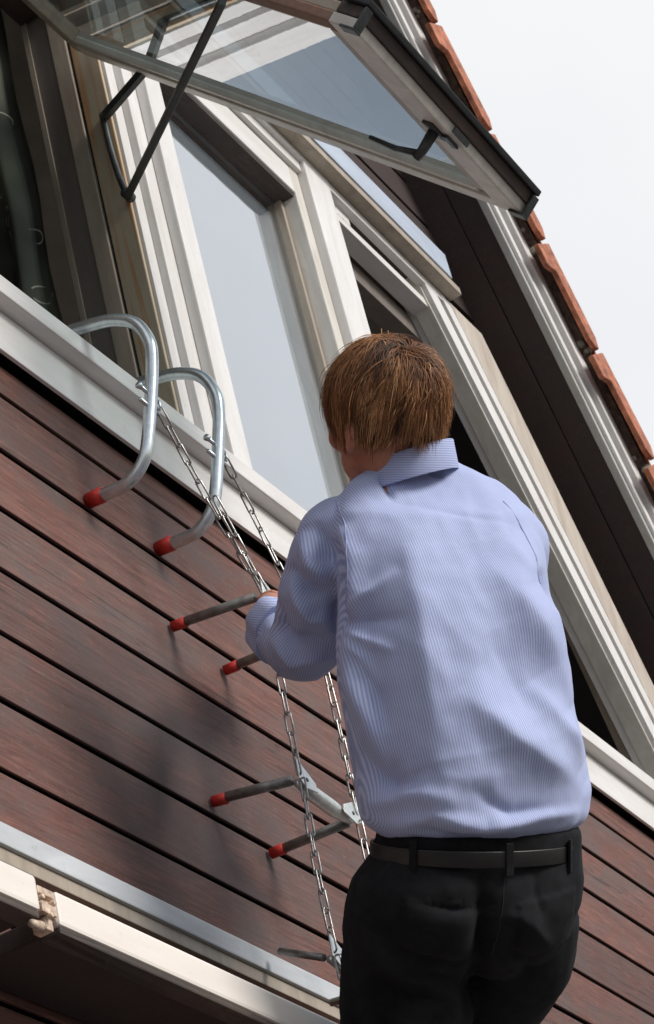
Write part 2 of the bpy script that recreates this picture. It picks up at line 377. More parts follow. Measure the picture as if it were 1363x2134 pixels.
SLX = lambda z, off=0.0: 6.167 + off + 0.59 * (6.252 - z)      # gable slope in the wall plane
wall = thing('house_wall', (4.5, 0.06, 0.0), 'reddish brown wooden gable wall clad in horizontal boards with dark gaps below the windows', 'wall')
zb = 4.392 + 0.0715 - 0.0715
edges = [4.468] + [4.392 - 0.1427 * i for i in range(14)]
for i in range(len(edges) - 1):
    z1 = edges[i] - (0.0066 if i else 0); z0 = edges[i + 1] + 0.0066
    dz = random.uniform(-0.001, 0.001); dy = random.uniform(-0.0015, 0.0015)
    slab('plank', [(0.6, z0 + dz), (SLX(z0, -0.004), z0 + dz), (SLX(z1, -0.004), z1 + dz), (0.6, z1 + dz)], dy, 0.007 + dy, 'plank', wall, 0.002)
for i in range(13):                                             # boards above the window head
    z0 = 6.25 + 0.1427 * i; z1 = z0 + 0.125
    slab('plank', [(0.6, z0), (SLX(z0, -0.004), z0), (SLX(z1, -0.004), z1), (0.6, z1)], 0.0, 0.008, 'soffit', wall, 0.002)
slab('backing', [(0.5, 2.3), (SLX(2.3, -0.006), 2.3), (SLX(4.60, -0.006), 4.60), (0.5, 4.60)], 0.050, 0.12, 'void', wall, 0)
slab('backing', [(0.5, 6.14), (SLX(6.14, -0.006), 6.14), (SLX(8.2, -0.006), 8.2), (0.5, 8.2)], 0.050, 0.12, 'void', wall, 0)
slab('lower_wall', [(0.5, -0.05), (9.6, -0.05), (SLX(2.3, -0.006), 2.29), (0.5, 2.29)], 0.004, 0.24, 'stone', wall, 0)

# the room behind the windows
room = thing('room_shell', (4.5, 1.5, 4.5), 'dim plastered room seen through the open windows', 'room')
room['kind'] = 'structure'
del room['category']
box('room_wall', 0.6, 7.6, 2.9, 3.0, 4.3, 7.0, 'room', room, 0)
box('room_wall', 0.5, 0.58, 0.13, 2.9, 4.3, 7.0, 'room', room, 0)
box('room_wall', 7.0, 7.1, 0.13, 2.9, 4.3, 7.0, 'room', room, 0)
box('room_floor', 0.6, 7.0, 0.13, 2.9, 4.2, 4.29, 'room', room, 0)
box('room_ceiling', 0.6, 7.0, 0.13, 2.9, 6.30, 6.4, 'room', room, 0)

# ------------------------------------------------------------------ sill under the windows
sill = thing('window_sill', (4.5, -0.03, 4.47), 'long white window sill with a deep front board running the width of the wall', 'window sill')
box('sill_cap', 0.6, SLX(4.6, -0.01), -0.065, 0.10, 4.576, 4.623, 'white_x', sill, 0.004)
box('sill_board', 0.6, SLX(4.52, -0.01), -0.030, -0.021, 4.473, 4.574, 'white_x', sill, 0.002)
box('sill_batten', 0.6, SLX(4.52, -0.02), -0.0205, 0.03, 4.535, 4.5745, 'void', sill, 0)

# ------------------------------------------------------------------ windows
w1 = thing('open_window', (3.3, 0.05, 4.62), 'left window wide open with its top-hung sash pushed out overhead', 'window')
w2 = thing('fixed_window', (4.5, 0.0, 4.62), 'closed middle window with a pale reflecting pane between white posts', 'window')
w3 = thing('slanted_window', (5.6, 0.0, 4.62), 'dark right window with a slanted jamb following the roof edge', 'window')
ZS = 4.6235
# far jamb of the open window
box('jamb_lining', 3.95, 4.02, 0.119, 0.185, ZS, 6.08, 'lining', w1)
box('jamb_edge', 3.944, 3.9495, 0.172, 0.186, ZS, 6.08, 'tan', w1, 0.001)
box('jamb_stop', 3.942, 4.02, 0.076, 0.1185, ZS, 6.08, 'tan', w1)
box('jamb_seal', 3.952, 4.02, 0.070, 0.0755, ZS, 6.08, 'rubber', w1, 0)
box('jamb_rebate', 3.946, 3.99, 0.003, 0.0695, ZS, 6.08, 'rust', w1)
box('jamb_face', 3.955, 3.995, -0.006, 0.0025, ZS, 6.08, 'white', w1, 0.002)
box('head_rail', 0.6, 3.94, 0.05, 0.185, 6.0, 6.08, 'soffit', w1)
box('near_jamb', 3.02, 3.12, 0.003, 0.185, ZS, 5.859, 'tan', w1)
# post between open and middle window
box('post', 3.996, 4.109, -0.026, 0.16, ZS, 6.08, 'white', w2)
box('stile', 4.046, 4.125, -0.056, -0.0265, ZS, 6.08, 'white', w2, 0.004)
# middle sash
box('stile', 4.876, 4.924, -0.030, 0.05, ZS + 0.002, 6.078, 'cream', w2, 0.004)
box('bead', 4.860, 4.8755, 0.012, 0.035, ZS + 0.03, 5.93, 'tan', w2, 0.002)
box('top_rail', 4.126, 4.8755, -0.030, 0.05, 5.935, 6.03, 'white_x', w2, 0.004)
box('head_rail', 4.126, 4.9245, -0.044, 0.05, 6.033, 6.0795, 'white_x', w2, 0.004)
box('rail_underside', 4.126, 4.8755, -0.022, 0.032, 5.926, 5.9345, 'brown', w2, 0.001)
box('bottom_rail', 4.126, 4.8755, -0.030, 0.05, ZS + 0.001, ZS + 0.036, 'white_x', w2, 0.004)
box('pane', 4.11, 4.877, 0.033, 0.037, ZS + 0.03, 5.94, 'glass', w2, 0)
box('net_blind', 4.115, 4.87, 0.047, 0.049, ZS + 0.037, 5.90, 'blind', w2, 0)
# post between middle and right window
box('post', 4.9255, 5.071, -0.056, 0.12, ZS, 6.0795, 'white', w2, 0.004)
# slanted window
def eqpoly(pts, Y): return [q(p, Y) for p in pts]
box('head_rail', 5.0715, 5.775, -0.056, -0.03, 6.055, 6.22, 'white_x', w3)
box('head_lining', 5.0715, 5.775, -0.0295, 0.12, 6.081, 6.22, 'brown', w3)
box('head_rail', 0.6, 5.071, -0.0575, 0.12, 6.066, 6.22, 'white_x', w2)
# slanted frame: lines taken in the wall plane (upper point, lower point)
def band(name, u0, l0, u1, l1, Y, depth, mat, parent):
    return slab(name, [q(u0, Y), q(u1, Y), q(l1, Y), q(l0, Y)], Y, Y + depth, mat, parent, 0.003)
def lin(z, x0, z0, x1, z1): return x0 + (x1 - x0) * (z - z0) / (z1 - z0)
ridge = lambda z: lin(z, 5.898, 5.912, 6.595, 4.857)
outer = lambda z: lin(z, 6.167, 6.252, 6.813, 5.164)
inner = lambda z: lin(z, 5.85, 6.0, 6.459, 4.736) + 0.03
ZT = 6.22; ZBq = 1.6 + (ZS - 1.6) * 1.9 / 1.845
band('slanted_jamb', (ridge(ZT), ZT), (ridge(ZBq), ZBq), (ridge(ZT) + .035, ZT), (ridge(ZBq) + .035, ZBq), -0.040, 0.052, 'cream', w3)
band('slanted_jamb', (inner(ZT), ZT), (inner(4.70), 4.70), (inner(ZT) + .2, ZT), (inner(4.70) + .2, 4.70), 0.013, 0.06, 'tan', w3)
band('slanted_step', (ridge(ZT) + .037, ZT), (ridge(ZBq) + .037, ZBq), (ridge(ZT) + .08, ZT), (ridge(ZBq) + .08, ZBq), -0.030, 0.05, 'tan', w3)
band('slanted_face', (ridge(ZT) + .082, ZT), (ridge(ZBq) + .082, ZBq), (ridge(ZT) + .165, ZT), (ridge(ZBq) + .165, ZBq), -0.055, 0.09, 'white', w3)
band('slanted_trim', (ridge(ZT) + .168, ZT), (ridge(ZBq) + .168, ZBq), (ridge(ZT) + .21, ZT), (ridge(ZBq) + .21, ZBq), -0.046, 0.08, 'cream', w3)
band('slanted_trim', (ridge(ZT) + .213, ZT), (ridge(ZBq) + .213, ZBq), (ridge(ZT) + .275, ZT), (ridge(ZBq) + .275, ZBq), -0.058, 0.08, 'white', w3)
band('slanted_trim', (ridge(ZT) + .280, ZT), (ridge(ZBq) + .280, ZBq), (outer(ZT) + .01, ZT), (outer(ZBq) + .01, ZBq), -0.052, 0.08, 'peach', w3)
box('top_rail', 5.0715, 5.70, -0.034, 0.02, 5.995, 6.022, 'white_x', w3, 0.003)
box('top_batten', 5.13, 5.21, -0.034, 0.0, 6.023, 6.079, 'white', w3, 0.003)
box('inner_rail', 5.0715, 5.72, 0.03, 0.09, 5.93, 5.999, 'lining', w3, 0.003)
box('ceiling_batten', 5.05, 6.1, 0.16, 0.18, 5.86, 5.872, 'cream', w3, 0.001)
box('bottom_rail', 5.0715, 6.33, -0.030, 0.05, ZS + 0.001, ZS + 0.014, 'tan', w3, 0.003)

# drip ledge over the heads
ledge = thing('drip_ledge', (4.0, -0.05, 6.08), 'thin weathered ledge with a blue grey zinc strip above the window heads', 'ledge')
box('ledge_board', 0.6, 5.80, -0.099, -0.057, 6.084, 6.112, 'tan', ledge, 0.004)
box('zinc_strip', 0.6, 5.745, -0.1035, 0.0, 6.1125, 6.205, 'zinc_strip', ledge, 0.003)

# ------------------------------------------------------------------ the open sash
PH = Vector((3.9, 0.037, 5.785)); sv = Vector((0, -0.64278866, -0.76604356)); nv = Vector((0, -0.76604356, 0.64278866)); xv = Vector((1, 0, 0))
def sp(x, s, n): return PH + xv * x + sv * s + nv * n
sash = put('sash', bm_mesh(obox_bm(sp(-0.35, 0.018, 0.022), xv, sv, nv, 0.35, 0.018, 0.018), 'sash', 0.003), 'tan', w1)
def sbox(name, x0, x1, s0, s1, n0, n1, mat, bevel=0.003, parent=sash):
    return put(name, bm_mesh(obox_bm(sp((x0 + x1) / 2, (s0 + s1) / 2, (n0 + n1) / 2), xv, sv, nv, abs(x1 - x0) / 2, abs(s1 - s0) / 2, abs(n1 - n0) / 2), name, bevel), mat, parent)
for o_, i_ in ((0.0, 1), (-0.70, -1)):
    a, b_ = o_, o_ - 0.036 * i_
    sbox('stile', min(a, b_), max(a, b_), 0.0365, 1.33, 0.001, 0.022, 'cream' if i_ > 0 else 'plank_x')
    a2, b2_ = o_ - 0.036 * i_, o_ - 0.052 * i_
    sbox('bead', min(a2, b2_), max(a2, b2_), 0.0365, 1.295, 0.006, 0.020, 'cream', 0.002)
    a, b_ = o_ - 0.004 * i_, o_ - 0.05 * i_
    sbox('outer_stile', min(a, b_), max(a, b_), 0.0365, 1.33, 0.0225, 0.045, 'tan')
sbox('bottom_rail', -0.70, 0.0, 1.331, 1.395, 0.0, 0.022, 'cream')
sbox('bead', -0.648, -0.052, 1.296, 1.3305, 0.006, 0.020, 'tan', 0.002)
sbox('weather_bar', -0.702, 0.002, 1.336, 1.400, 0.0225, 0.046, 'brown', 0.003)
sbox('seal', -0.712, -0.006, 1.345, 1.408, 0.0465, 0.060, 'rubber', 0.003)
sbox('pane', -0.652, -0.048, 0.030, 1.30, 0.0205, 0.0245, 'glass_sash', 0)
for xx in (-0.70, -0.012):
    sbox('bracket', xx - 0.011, xx + 0.011, 1.4025, 1.408, 0.000, 0.044, 'dark_metal', 0.001)
    sbox('bracket', xx - 0.011, xx + 0.011, 1.37, 1.4085, -0.006, -0.0005, 'dark_metal', 0.001)
hb = bmesh.new()
tube_bm([sp(-0.33, 1.362, -0.002), sp(-0.33, 1.362, -0.05), sp(-0.325, 1.352, -0.062)], [0.012, 0.010, 0.011], 10, hb)
tube_bm([sp(-0.33, 1.36, -0.055), sp(-0.33, 1.30, -0.062), sp(-0.335, 1.235, -0.06)], [0.007, 0.006, 0.005], 8, hb)
obox_bm(sp(-0.33, 1.362, -0.003), xv, sv, nv, 0.03, 0.013, 0.003, hb)
put('handle', bm_mesh(hb, 'handle'), 'dark_metal', sash, True)
lk = bmesh.new()
obox_bm(sp(-0.30, 1.385, -0.004), xv, sv, nv, 0.022, 0.007, 0.003, lk); obox_bm(sp(-0.30, 1.402, 0.012), xv, sv, nv, 0.03, 0.002, 0.006, lk)
put('lock_plate', bm_mesh(lk, 'lock_plate', 0.001), 'dark_metal', sash)
# stays
def flatbar(name, a, b, w, t, mat, parent, up=Vector((1, 0, 0))):
    a, b = Vector(a), Vector(b); d = (b - a).normalized(); y = d.cross(up).normalized(); z = d.cross(y)
    return put(name, bm_mesh(obox_bm((a + b) / 2, d, y, z, (b - a).length / 2, w, t), name, 0.001), mat, parent)
flatbar('stay_arm', (3.928, -0.004, 5.33), (3.285, -0.600, 5.035), 0.0105, 0.0075, 'dark_metal', w1)
flatbar('stay_arm', (3.932, 0.012, 5.585), (3.885, -0.135, 5.60), 0.0105, 0.0075, 'dark_metal', w1)
tube('stay_track', smooth_path([(3.938, 0.020, 5.60), (3.936, 0.018, 5.50), (3.935, 0.012, 5.41), (3.934, 0.001, 5.335)], 6), 0.0085, 'dark_metal', w1, 8)
tube('stay_pivot', [(3.945, -0.002, 5.333), (3.915, -0.004, 5.331)], 0.012, 'dark_metal', w1, 10)

# curtain
cu = thing('curtain', (3.86, 0.40, 4.60), 'dark green curtain with pale swirl print hanging in the open window', 'curtain')
def curtain_mesh():
    nx, nz_ = 220, 14; bm = bmesh.new(); g = []; uvl = bm.loops.layers.uv.new('UVMap')
    for i in range(nx + 1):
        u = i / nx; y = 0.19 + 0.50 * u                           # drawn back against the far side, so it faces along the wall
        x = 3.86 + 0.020 * math.sin(u * 36 + 0.6 * math.sin(u * 9)) + 0.010 * math.sin(u * 17 + 2)
        g.append([bm.verts.new((x + 0.004 * math.sin(k * 0.9), y + 0.004 * math.sin(k * 1.3 + i * 0.05), 4.60 + (6.02 - 4.60) * k / nz_)) for k in range(nz_ + 1)])
    for i in range(nx):
        for k in range(nz_):
            f = bm.faces.new((g[i][k], g[i + 1][k], g[i + 1][k + 1], g[i][k + 1]))
            for l, (a, b) in zip(f.loops, ((i, k), (i + 1, k), (i + 1, k + 1), (i, k + 1))): l[uvl].uv = (a / nx * 0.62, b / nz_ * 1.42)
    return bm_mesh(bm, 'cloth')
M['curtain'].node_tree.nodes['Mapping'].inputs['Scale'].default_value = (12, 9, 1)
put('cloth', curtain_mesh(), 'curtain', cu, True)

# ------------------------------------------------------------------ roof edge
roof = thing('roof_edge', (6.2, 0.0, 6.2), 'steep gable roof edge with white bargeboard, dark underside and orange clay tiles', 'roof')
dn = Vector((0.59, 0, -1)).normalized()                          # down the slope
on = Vector((1, 0, 0.59)).normalized()                           # out of the roof
yv = Vector((0, 1, 0))
RO = Vector((6.167, 0, 6.252))
def rp_(s, y, n): return RO + dn * s + yv * y + on * n
def rbox(name, s0, s1, y0, y1, n0, n1, mat, bevel=0.003, parent=roof):
    return put(name, bm_mesh(obox_bm(rp_((s0 + s1) / 2, (y0 + y1) / 2, (n0 + n1) / 2), dn, yv, on, (s1 - s0) / 2, (y1 - y0) / 2, (n1 - n0) / 2), name, bevel), mat, parent)
SA, SB = -2.4, 4.2
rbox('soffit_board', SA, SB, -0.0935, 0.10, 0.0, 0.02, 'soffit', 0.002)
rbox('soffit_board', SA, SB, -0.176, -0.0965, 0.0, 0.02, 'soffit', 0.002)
rbox('bargeboard', SA, SB, -0.202, -0.1765, -0.004, 0.17, 'barge', 0.004)
rbox('barge_trim', SA, SB, -0.214, -0.2025, 0.018, 0.052, 'white', 0.003)
rbox('barge_trim', SA, SB, -0.224, -0.2025, 0.092, 0.164, 'white', 0.003)
rbox('roof_deck', SA, SB, -0.17, 6.0, 0.021, 0.10, 'void', 0)
# verge tiles: one built, the rest share its mesh
TS = 0.388
def tile_bm():
    bm = bmesh.new()
    # body: pan with a roll, tilted so that the lower end lies on the next tile; local x down slope, y into roof, z out of roof
    prof = [(-0.075, 0.046), (-0.055, 0.058), (-0.02, 0.072), (0.03, 0.050), (0.09, 0.036), (0.15, 0.040), (0.20, 0.062)]
    L = 0.405; rows = []
    for s, lift in ((0.0, 0.0), (L, 0.024)):
        top = [bm.verts.new((s, y, z + lift)) for y, z in prof]; bot = [bm.verts.new((s, y, z + lift - 0.018)) for y, z in prof]
        rows.append((top, bot))
    (t0, b0), (t1, b1) = rows; n = len(prof)
    for k in range(n - 1):
        bm.faces.new((t0[k], t0[k + 1], t1[k + 1], t1[k])); bm.faces.new((b0[k], b1[k], b1[k + 1], b0[k + 1]))
        bm.faces.new((t0[k], b0[k], b0[k + 1], t0[k + 1])); bm.faces.new((t1[k], t1[k + 1], b1[k + 1], b1[k]))
    bm.faces.new((t0[0], t1[0], b1[0], b0[0])); bm.faces.new((t0[-1], b0[-1], b1[-1], t1[-1]))
    return bm
def flange_bm():
    bm = bmesh.new()
    poly = [(0.050, 0.050), (0.385, 0.070), (0.425, 0.040), (0.415, 0.012), (0.385, -0.012), (0.150, -0.026), (0.130, -0.095), (0.054, -0.100)]
    a = [bm.verts.new((x, -0.094, z)) for x, z in poly]; b = [bm.verts.new((x, -0.0755, z)) for x, z in poly]
    bm.faces.new(a); bm.faces.new(b[::-1])
    for i in range(len(poly)): bm.faces.new((a[i], b[i], b[(i + 1) % len(poly)], a[(i + 1) % len(poly)]))
    return bm
tile_me = bm_mesh(tile_bm(), 'roof_tile', 0.004); tile_me.materials.append(M['tile'])
fl_me = bm_mesh(flange_bm(), 'tile_flange', 0.005); fl_me.materials.append(M['tile'])
mo_me = None
RB = Matrix(((dn.x, 0, on.x, 0), (dn.y, 1, on.y, 0), (dn.z, 0, on.z, 0), (0, 0, 0, 1)))
for col in range(1):
    for i in range(-6, 11):
        s = -0.572 + TS * i
        org = rp_(s, -0.186, 0.142)
        jit = Matrix.Rotation(random.uniform(-0.012, 0.012), 4, 'Z') @ Matrix.Rotation(random.uniform(-0.01, 0.01), 4, 'X')
        m_ = Matrix.Translation(org) @ RB @ jit
        t = bpy.data.objects.new('roof_tile', tile_me); COL.objects.link(t); t.parent = roof
        t.matrix_parent_inverse = Matrix.Translation(roof.location).inverted(); t.matrix_basis = m_
        f = bpy.data.objects.new('tile_flange', fl_me); COL.objects.link(f); f.parent = t; f.matrix_basis = Matrix.Identity(4)
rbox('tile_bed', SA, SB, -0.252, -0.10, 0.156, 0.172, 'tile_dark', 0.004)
mb = bmesh.new()
for i in range(-6, 11):
    for k in range(3):
        c = rp_(-0.60 + TS * i + random.uniform(0.0, 0.1), -0.228 - random.random() * 0.02, 0.155 + random.random() * 0.015)
        bmesh.ops.create_icosphere(mb, subdivisions=1, radius=random.uniform(0.008, 0.018), matrix=Matrix.Translation(c))
tag(put('mortar', bm_mesh(mb, 'mortar'), 'mortar', roof, True), kind='stuff')

# ------------------------------------------------------------------ awning below the cladding
rail = thing('lower_flashing', (4.0, -0.03, 3.37), 'weathered aluminium flashing strip along the bottom of the cladding', 'flashing')
box('flashing_strip', 0.6, 8.0, -0.034, -0.002, 3.362, 3.402, 'alu', rail, 0.003)
box('flashing_recess', 0.6, 8.0, -0.026, -0.002, 3.336, 3.3615, 'tan', rail, 0.002)
aw_r = thing('awning_cassette', (3.9, -0.12, 3.21), 'long cream awning case under the flashing right of the rusty joint', 'awning')
aw_l = thing('awning_cassette', (2.2, -0.12, 3.2), 'short cream awning case cut off by the left edge, left of the rusty joint', 'awning')
def awning(x0, x1, par, dy):
    box('cassette', x0, x1, -0.180 + dy, -0.150 + dy, 3.132, 3.186, 'gutter', par, 0.006)
    box('drop_bar', x0 + 0.004, x1, -0.176 + dy, -0.140 + dy, 3.121, 3.1315, 'brown', par, 0.003)
    box('case_underside', x0 + 0.002, x1, -0.1495 + dy, -0.004, 3.126, 3.16, 'soffit', par, 0.003)
awning(2.828, 8.0, aw_r, 0.0)
awning(0.6, 2.768, aw_l, -0.010)
jb = bmesh.new()
zu = Vector((0, 0, 1))
obox_bm((2.797, -0.168, 3.158), xv, yv, zu, 0.029, 0.008, 0.018, jb); obox_bm((2.797, -0.180, 3.172), xv, yv, zu, 0.020, 0.004, 0.006, jb); obox_bm((2.800, -0.180, 3.146), xv, yv, zu, 0.018, 0.004, 0.008, jb)
obox_bm((2.806, -0.164, 3.128), xv, yv, zu, 0.009, 0.012, 0.010, jb)
for bx_, bz_ in ((2.784, 3.160), (2.812, 3.158), (2.800, 3.136)): tube_bm([(bx_, -0.176, bz_), (bx_, -0.188, bz_)], 0.0045, 6, jb)
joint = thing('awning_joint', (2.79, -0.16, 3.15), 'rusty bracket and bolts joining the two awning cases', 'bracket')
put('coupling', bm_mesh(jb, 'coupling', 0.002), 'rusty', joint)
tube('bolt', [(2.735, -0.135, 3.200), (2.795, -0.132, 3.204)], [0.018, 0.013], 'rusty', joint, 10)
tube('bolt', [(2.752, -0.180, 3.112), (2.778, -0.179, 3.114)], [0.006, 0.008], 'rusty', joint, 10)

# ------------------------------------------------------------------ escape ladder
lad = thing('escape_ladder', (3.7, -0.15, 3.4), 'steel chain escape ladder hooked over the white sill with red capped standoffs', 'ladder')
def hook(X):
    p = [(X, 0.13, 4.57), (X, 0.10, 4.655), (X, 0.02, 4.668), (X, -0.10, 4.642), (X, -0.150, 4.620), (X, -0.182, 4.590), (X, -0.199, 4.545), (X, -0.199, 4.50), (X, -0.177, 4.41), (X, -0.150, 4.32), (X, -0.130, 4.285), (X, -0.098, 4.263), (X, -0.06, 4.262), (X, -0.030, 4.266)]
    h = tube('hook', smooth_path(p, 6), 0.0128, 'galv', lad, 14)
    tube('end_cap', [(X, -0.038, 4.265), (X, -0.004, 4.268)], [0.0158, 0.0150], 'red', h, 14)
    eb = bmesh.new()
    tube_bm([(X - 0.034, -0.176, 4.428), (X + 0.03, -0.176, 4.424)], 0.0042, 8, eb)
    tube_bm([(X - 0.034, -0.172, 4.398), (X + 0.03, -0.172, 4.394)], 0.0042, 8, eb)
    tube_bm([(X - 0.036, -0.176, 4.428), (X - 0.03, -0.176, 4.428)], 0.0075, 6, eb)
    ring = [Vector((X + 0.026 + 0.010 * math.cos(a), -0.176, 4.415 + 0.012 * math.sin(a))) for a in np.linspace(0, 2 * math.pi, 12, endpoint=False)]
    tube_bm(ring, 0.0032, 6, eb, closed=True)
    put('eye_bolt', bm_mesh(eb, 'eye_bolt'), 'galv', h, True)
    return h
hook(3.47); hook(3.71)
RUNGS = [((3.700, -0.191, 4.059), (3.885, -0.195, 4.048), (3.698, 4.080), (3.879, 4.055)),
         ((3.710, -0.173, 3.676), (3.900, -0.180, 3.651), (3.711, 3.704), (3.901, 3.659)),
         ((3.705, -0.160, 3.330), (3.890, -0.165, 3.318), (3.735, 3.389), (3.890, 3.33)),
         ((3.705, -0.165, 2.990), (3.890, -0.170, 2.980), (3.71, 3.0), (3.890, 2.99)),
         ((3.705, -0.165, 2.650), (3.890, -0.170, 2.640), (3.71, 2.66), (3.890, 2.65)),
         ((3.705, -0.165, 2.330), (3.890, -0.170, 2.325), (3.71, 2.34), (3.890, 2.33))]
for ri, (l, r, cl, cr) in enumerate(RUNGS):
    l, r = Vector(l), Vector(r); d = (r - l).normalized(); up = Vector((0, 0, 1)); nn = d.cross(up).normalized()
    rg = put('rung', bm_mesh(tube_bm([l + d * 0.012, l + d * 0.04, l + d * 0.055, r - d * 0.055, r - d * 0.02, r], [0.007, 0.010, 0.0145, 0.0145, 0.010, 0.007], 12), 'rung'), 'plate', lad, True)
    for e, c, sg in ((l, cl, 1), (r, cr, -1)):
        cx, cz = c
        cy = -0.02 if ri != 2 else -0.05
        st = tube('standoff', [e + Vector((0, 0.004, 0)), (cx, cy - 0.012, cz)], 0.0098 if ri != 2 else 0.007, 'galv_dull', lad, 12)
        if ri != 2:
            dd = (Vector((cx, cy, cz)) - e).normalized()
            tube('end_cap', [Vector((cx, cy, cz)) - dd * 0.016, Vector((cx, cy, cz)) + dd * 0.014], [0.0114, 0.0108], 'red', st, 12)
        bmq = bmesh.new()
        tri = [e + up * 0.036 - d * 0.004 * sg, e + d * 0.050 * sg + up * 0.006, e + d * 0.052 * sg - up * 0.012, e - up * 0.020 + d * 0.012 * sg, e - d * 0.008 * sg - up * 0.008]
        f0 = [bmq.verts.new(p - nn * -0.016) for p in tri]; f1 = [bmq.verts.new(p - nn * -0.019) for p in tri]
        bmq.faces.new(f0); bmq.faces.new(f1[::-1])
        for k in range(5): bmq.faces.new((f0[k], f1[k], f1[(k + 1) % 5], f0[(k + 1) % 5]))
        br = put('bracket', bm_mesh(bmq, 'bracket', 0.0015), 'plate', lad)
        tube('bolt_hole', [e + d * 0.019 * sg + nn * 0.0188, e + d * 0.019 * sg + nn * 0.0196], 0.0042, 'rubber', br, 10)
# chains: every link an object on a shared mesh
def link_me():
    L, w_ = 0.0235, 0.0062; pts = []
    for a in np.linspace(-math.pi / 2, math.pi / 2, 6): pts.append((L - w_ + w_ * math.cos(a), w_ * math.sin(a), 0))
    for a in np.linspace(math.pi / 2, 3 * math.pi / 2, 6): pts.append((-(L - w_) + w_ * math.cos(a), w_ * math.sin(a), 0))
    return bm_mesh(tube_bm(pts, 0.0021, 6, closed=True), 'chain_link')
lm = link_me(); lm.materials.append(M['chain']); lm.polygons.foreach_set('use_smooth', [True] * len(lm.polygons))
CH = [[(3.50, -0.176, 4.405), (3.60, -0.186, 4.235), (3.697, -0.205, 4.070)],
      [(3.60, -0.200, 4.235), (3.690, -0.214, 4.052)],
      [(3.697, -0.209, 4.045), (3.700, -0.20, 3.88), (3.707, -0.190, 3.68)],
      [(3.707, -0.193, 3.665), (3.70, -0.185, 3.50), (3.703, -0.180, 3.335)],
      [(3.703, -0.182, 3.32), (3.703, -0.182, 2.32)],
      [(3.735, -0.176, 4.405), (3.82, -0.172, 4.30), (3.888, -0.198, 4.055)],
      [(3.885, -0.212, 4.03), (3.882, -0.212, 3.86), (3.898, -0.198, 3.66)],
      [(3.898, -0.198, 3.64), (3.89, -0.19, 3.33)], [(3.89, -0.19, 3.31), (3.89, -0.19, 2.32)]]
for ci, path in enumerate(CH):
    pts = smooth_path(path, 10); seg = [0]
    for a, b in zip(pts, pts[1:]): seg.append(seg[-1] + (b - a).length)
    pitch = 0.0385; n = max(2, round(seg[-1] / pitch)); pitch = seg[-1] / n
    for k in range(n):
        s = (k + 0.5) * pitch; j = max(i for i in range(len(seg)) if seg[i] <= s); j = min(j, len(pts) - 2)
        p = pts[j].lerp(pts[j + 1], (s - seg[j]) / max(1e-6, seg[j + 1] - seg[j])); d = (pts[j + 1] - pts[j]).normalized()
        side = d.cross(Vector((0.3, -1, 0.1))).normalized(); third = d.cross(side)
        ro = (0.35 if k % 2 else 0.35 + math.pi / 2) + 0.25 * math.sin(k * 0.7 + ci) + random.uniform(-0.2, 0.2)
        ya = side * math.cos(ro) + third * math.sin(ro); za = d.cross(ya)
        o = bpy.data.objects.new('chain_link', lm); COL.objects.link(o); o.parent = lad
        o.matrix_parent_inverse = Matrix.Translation(lad.location).inverted()
        o.matrix_basis = Matrix(((d.x, ya.x, za.x, p.x), (d.y, ya.y, za.y, p.y), (d.z, ya.z, za.z, p.z), (0, 0, 0, 1)))

# ------------------------------------------------------------------ the man on the ladder
PB = at(975, 1760, 4.12)
man = thing('person', tuple(at(960, 2560, 4.4)), 'man in a blue striped shirt and black trousers seen from behind, climbing the chain ladder', 'person')
MP = 5279.31 / 4.12
def remesh(bm, voxel, smooth=4, name='m'):
    me = bpy.data.meshes.new(name); bmesh.ops.recalc_face_normals(bm, faces=bm.faces); bm.to_mesh(me); bm.free()
    o = bpy.data.objects.new(name, me); COL.objects.link(o)
    r = o.modifiers.new('r', 'REMESH'); r.mode = 'VOXEL'; r.voxel_size = voxel
    if smooth:
        s_ = o.modifiers.new('s', 'SMOOTH'); s_.factor = 0.5; s_.iterations = smooth
    dg = bpy.context.evaluated_depsgraph_get(); dg.update()
    new = bpy.data.meshes.new_from_object(o.evaluated_get(dg))
    bpy.data.objects.remove(o); bpy.data.meshes.remove(me)
    return new
def verts_np(me):
    a = np.empty(len(me.vertices) * 3, np.float32); me.vertices.foreach_get('co', a); return a.reshape(-1, 3).astype(np.float64)
def normals_np(me):
    a = np.empty(len(me.vertices) * 3, np.float32); me.vertex_normals.foreach_get('vector', a); return a.reshape(-1, 3).astype(np.float64)
def set_verts(me, v):
    me.vertices.foreach_set('co', v.astype(np.float32).ravel()); me.update()
Rn, Un, Vn = (np.array(v) for v in (R_, U_, V_))
def loft_rings(bm, rings, yaw, expo=2.4, seg=48, ratio=0.64, backflat=0.9):
    """rings: (y, xl, xr, depth, ratio) measured from behind; an oval section per ring, turned by yaw"""
    prev = None; first = None
    cy, sy = math.cos(yaw), math.sin(yaw)
    rt = R_ * cy + V_ * sy; fw = V_ * cy - R_ * sy
    for (y, xl, xr, dep, ra) in rings:
        c = at((xl + xr) / 2, y, dep); h = (xr - xl) / 2 * dep / 5279.31
        a = h / math.sqrt(cy * cy + (ra * sy) ** 2); b = a * ra
        ring = []
        for k in range(seg):
            t = 2 * math.pi * k / seg; ct, st = math.cos(t), math.sin(t)
            xx = a * math.copysign(abs(ct) ** (2 / expo), ct); yy = b * math.copysign(abs(st) ** (2 / expo), st)
            if yy < 0: yy *= backflat
            ring.append(bm.verts.new(c + rt * xx + fw * yy))
        if prev:
            for k in range(seg): bm.faces.new((prev[k], prev[(k + 1) % seg], ring[(k + 1) % seg], ring[k]))
        else: first = ring
        prev = ring
    bm.faces.new(first[::-1]); bm.faces.new(prev)
    return bm
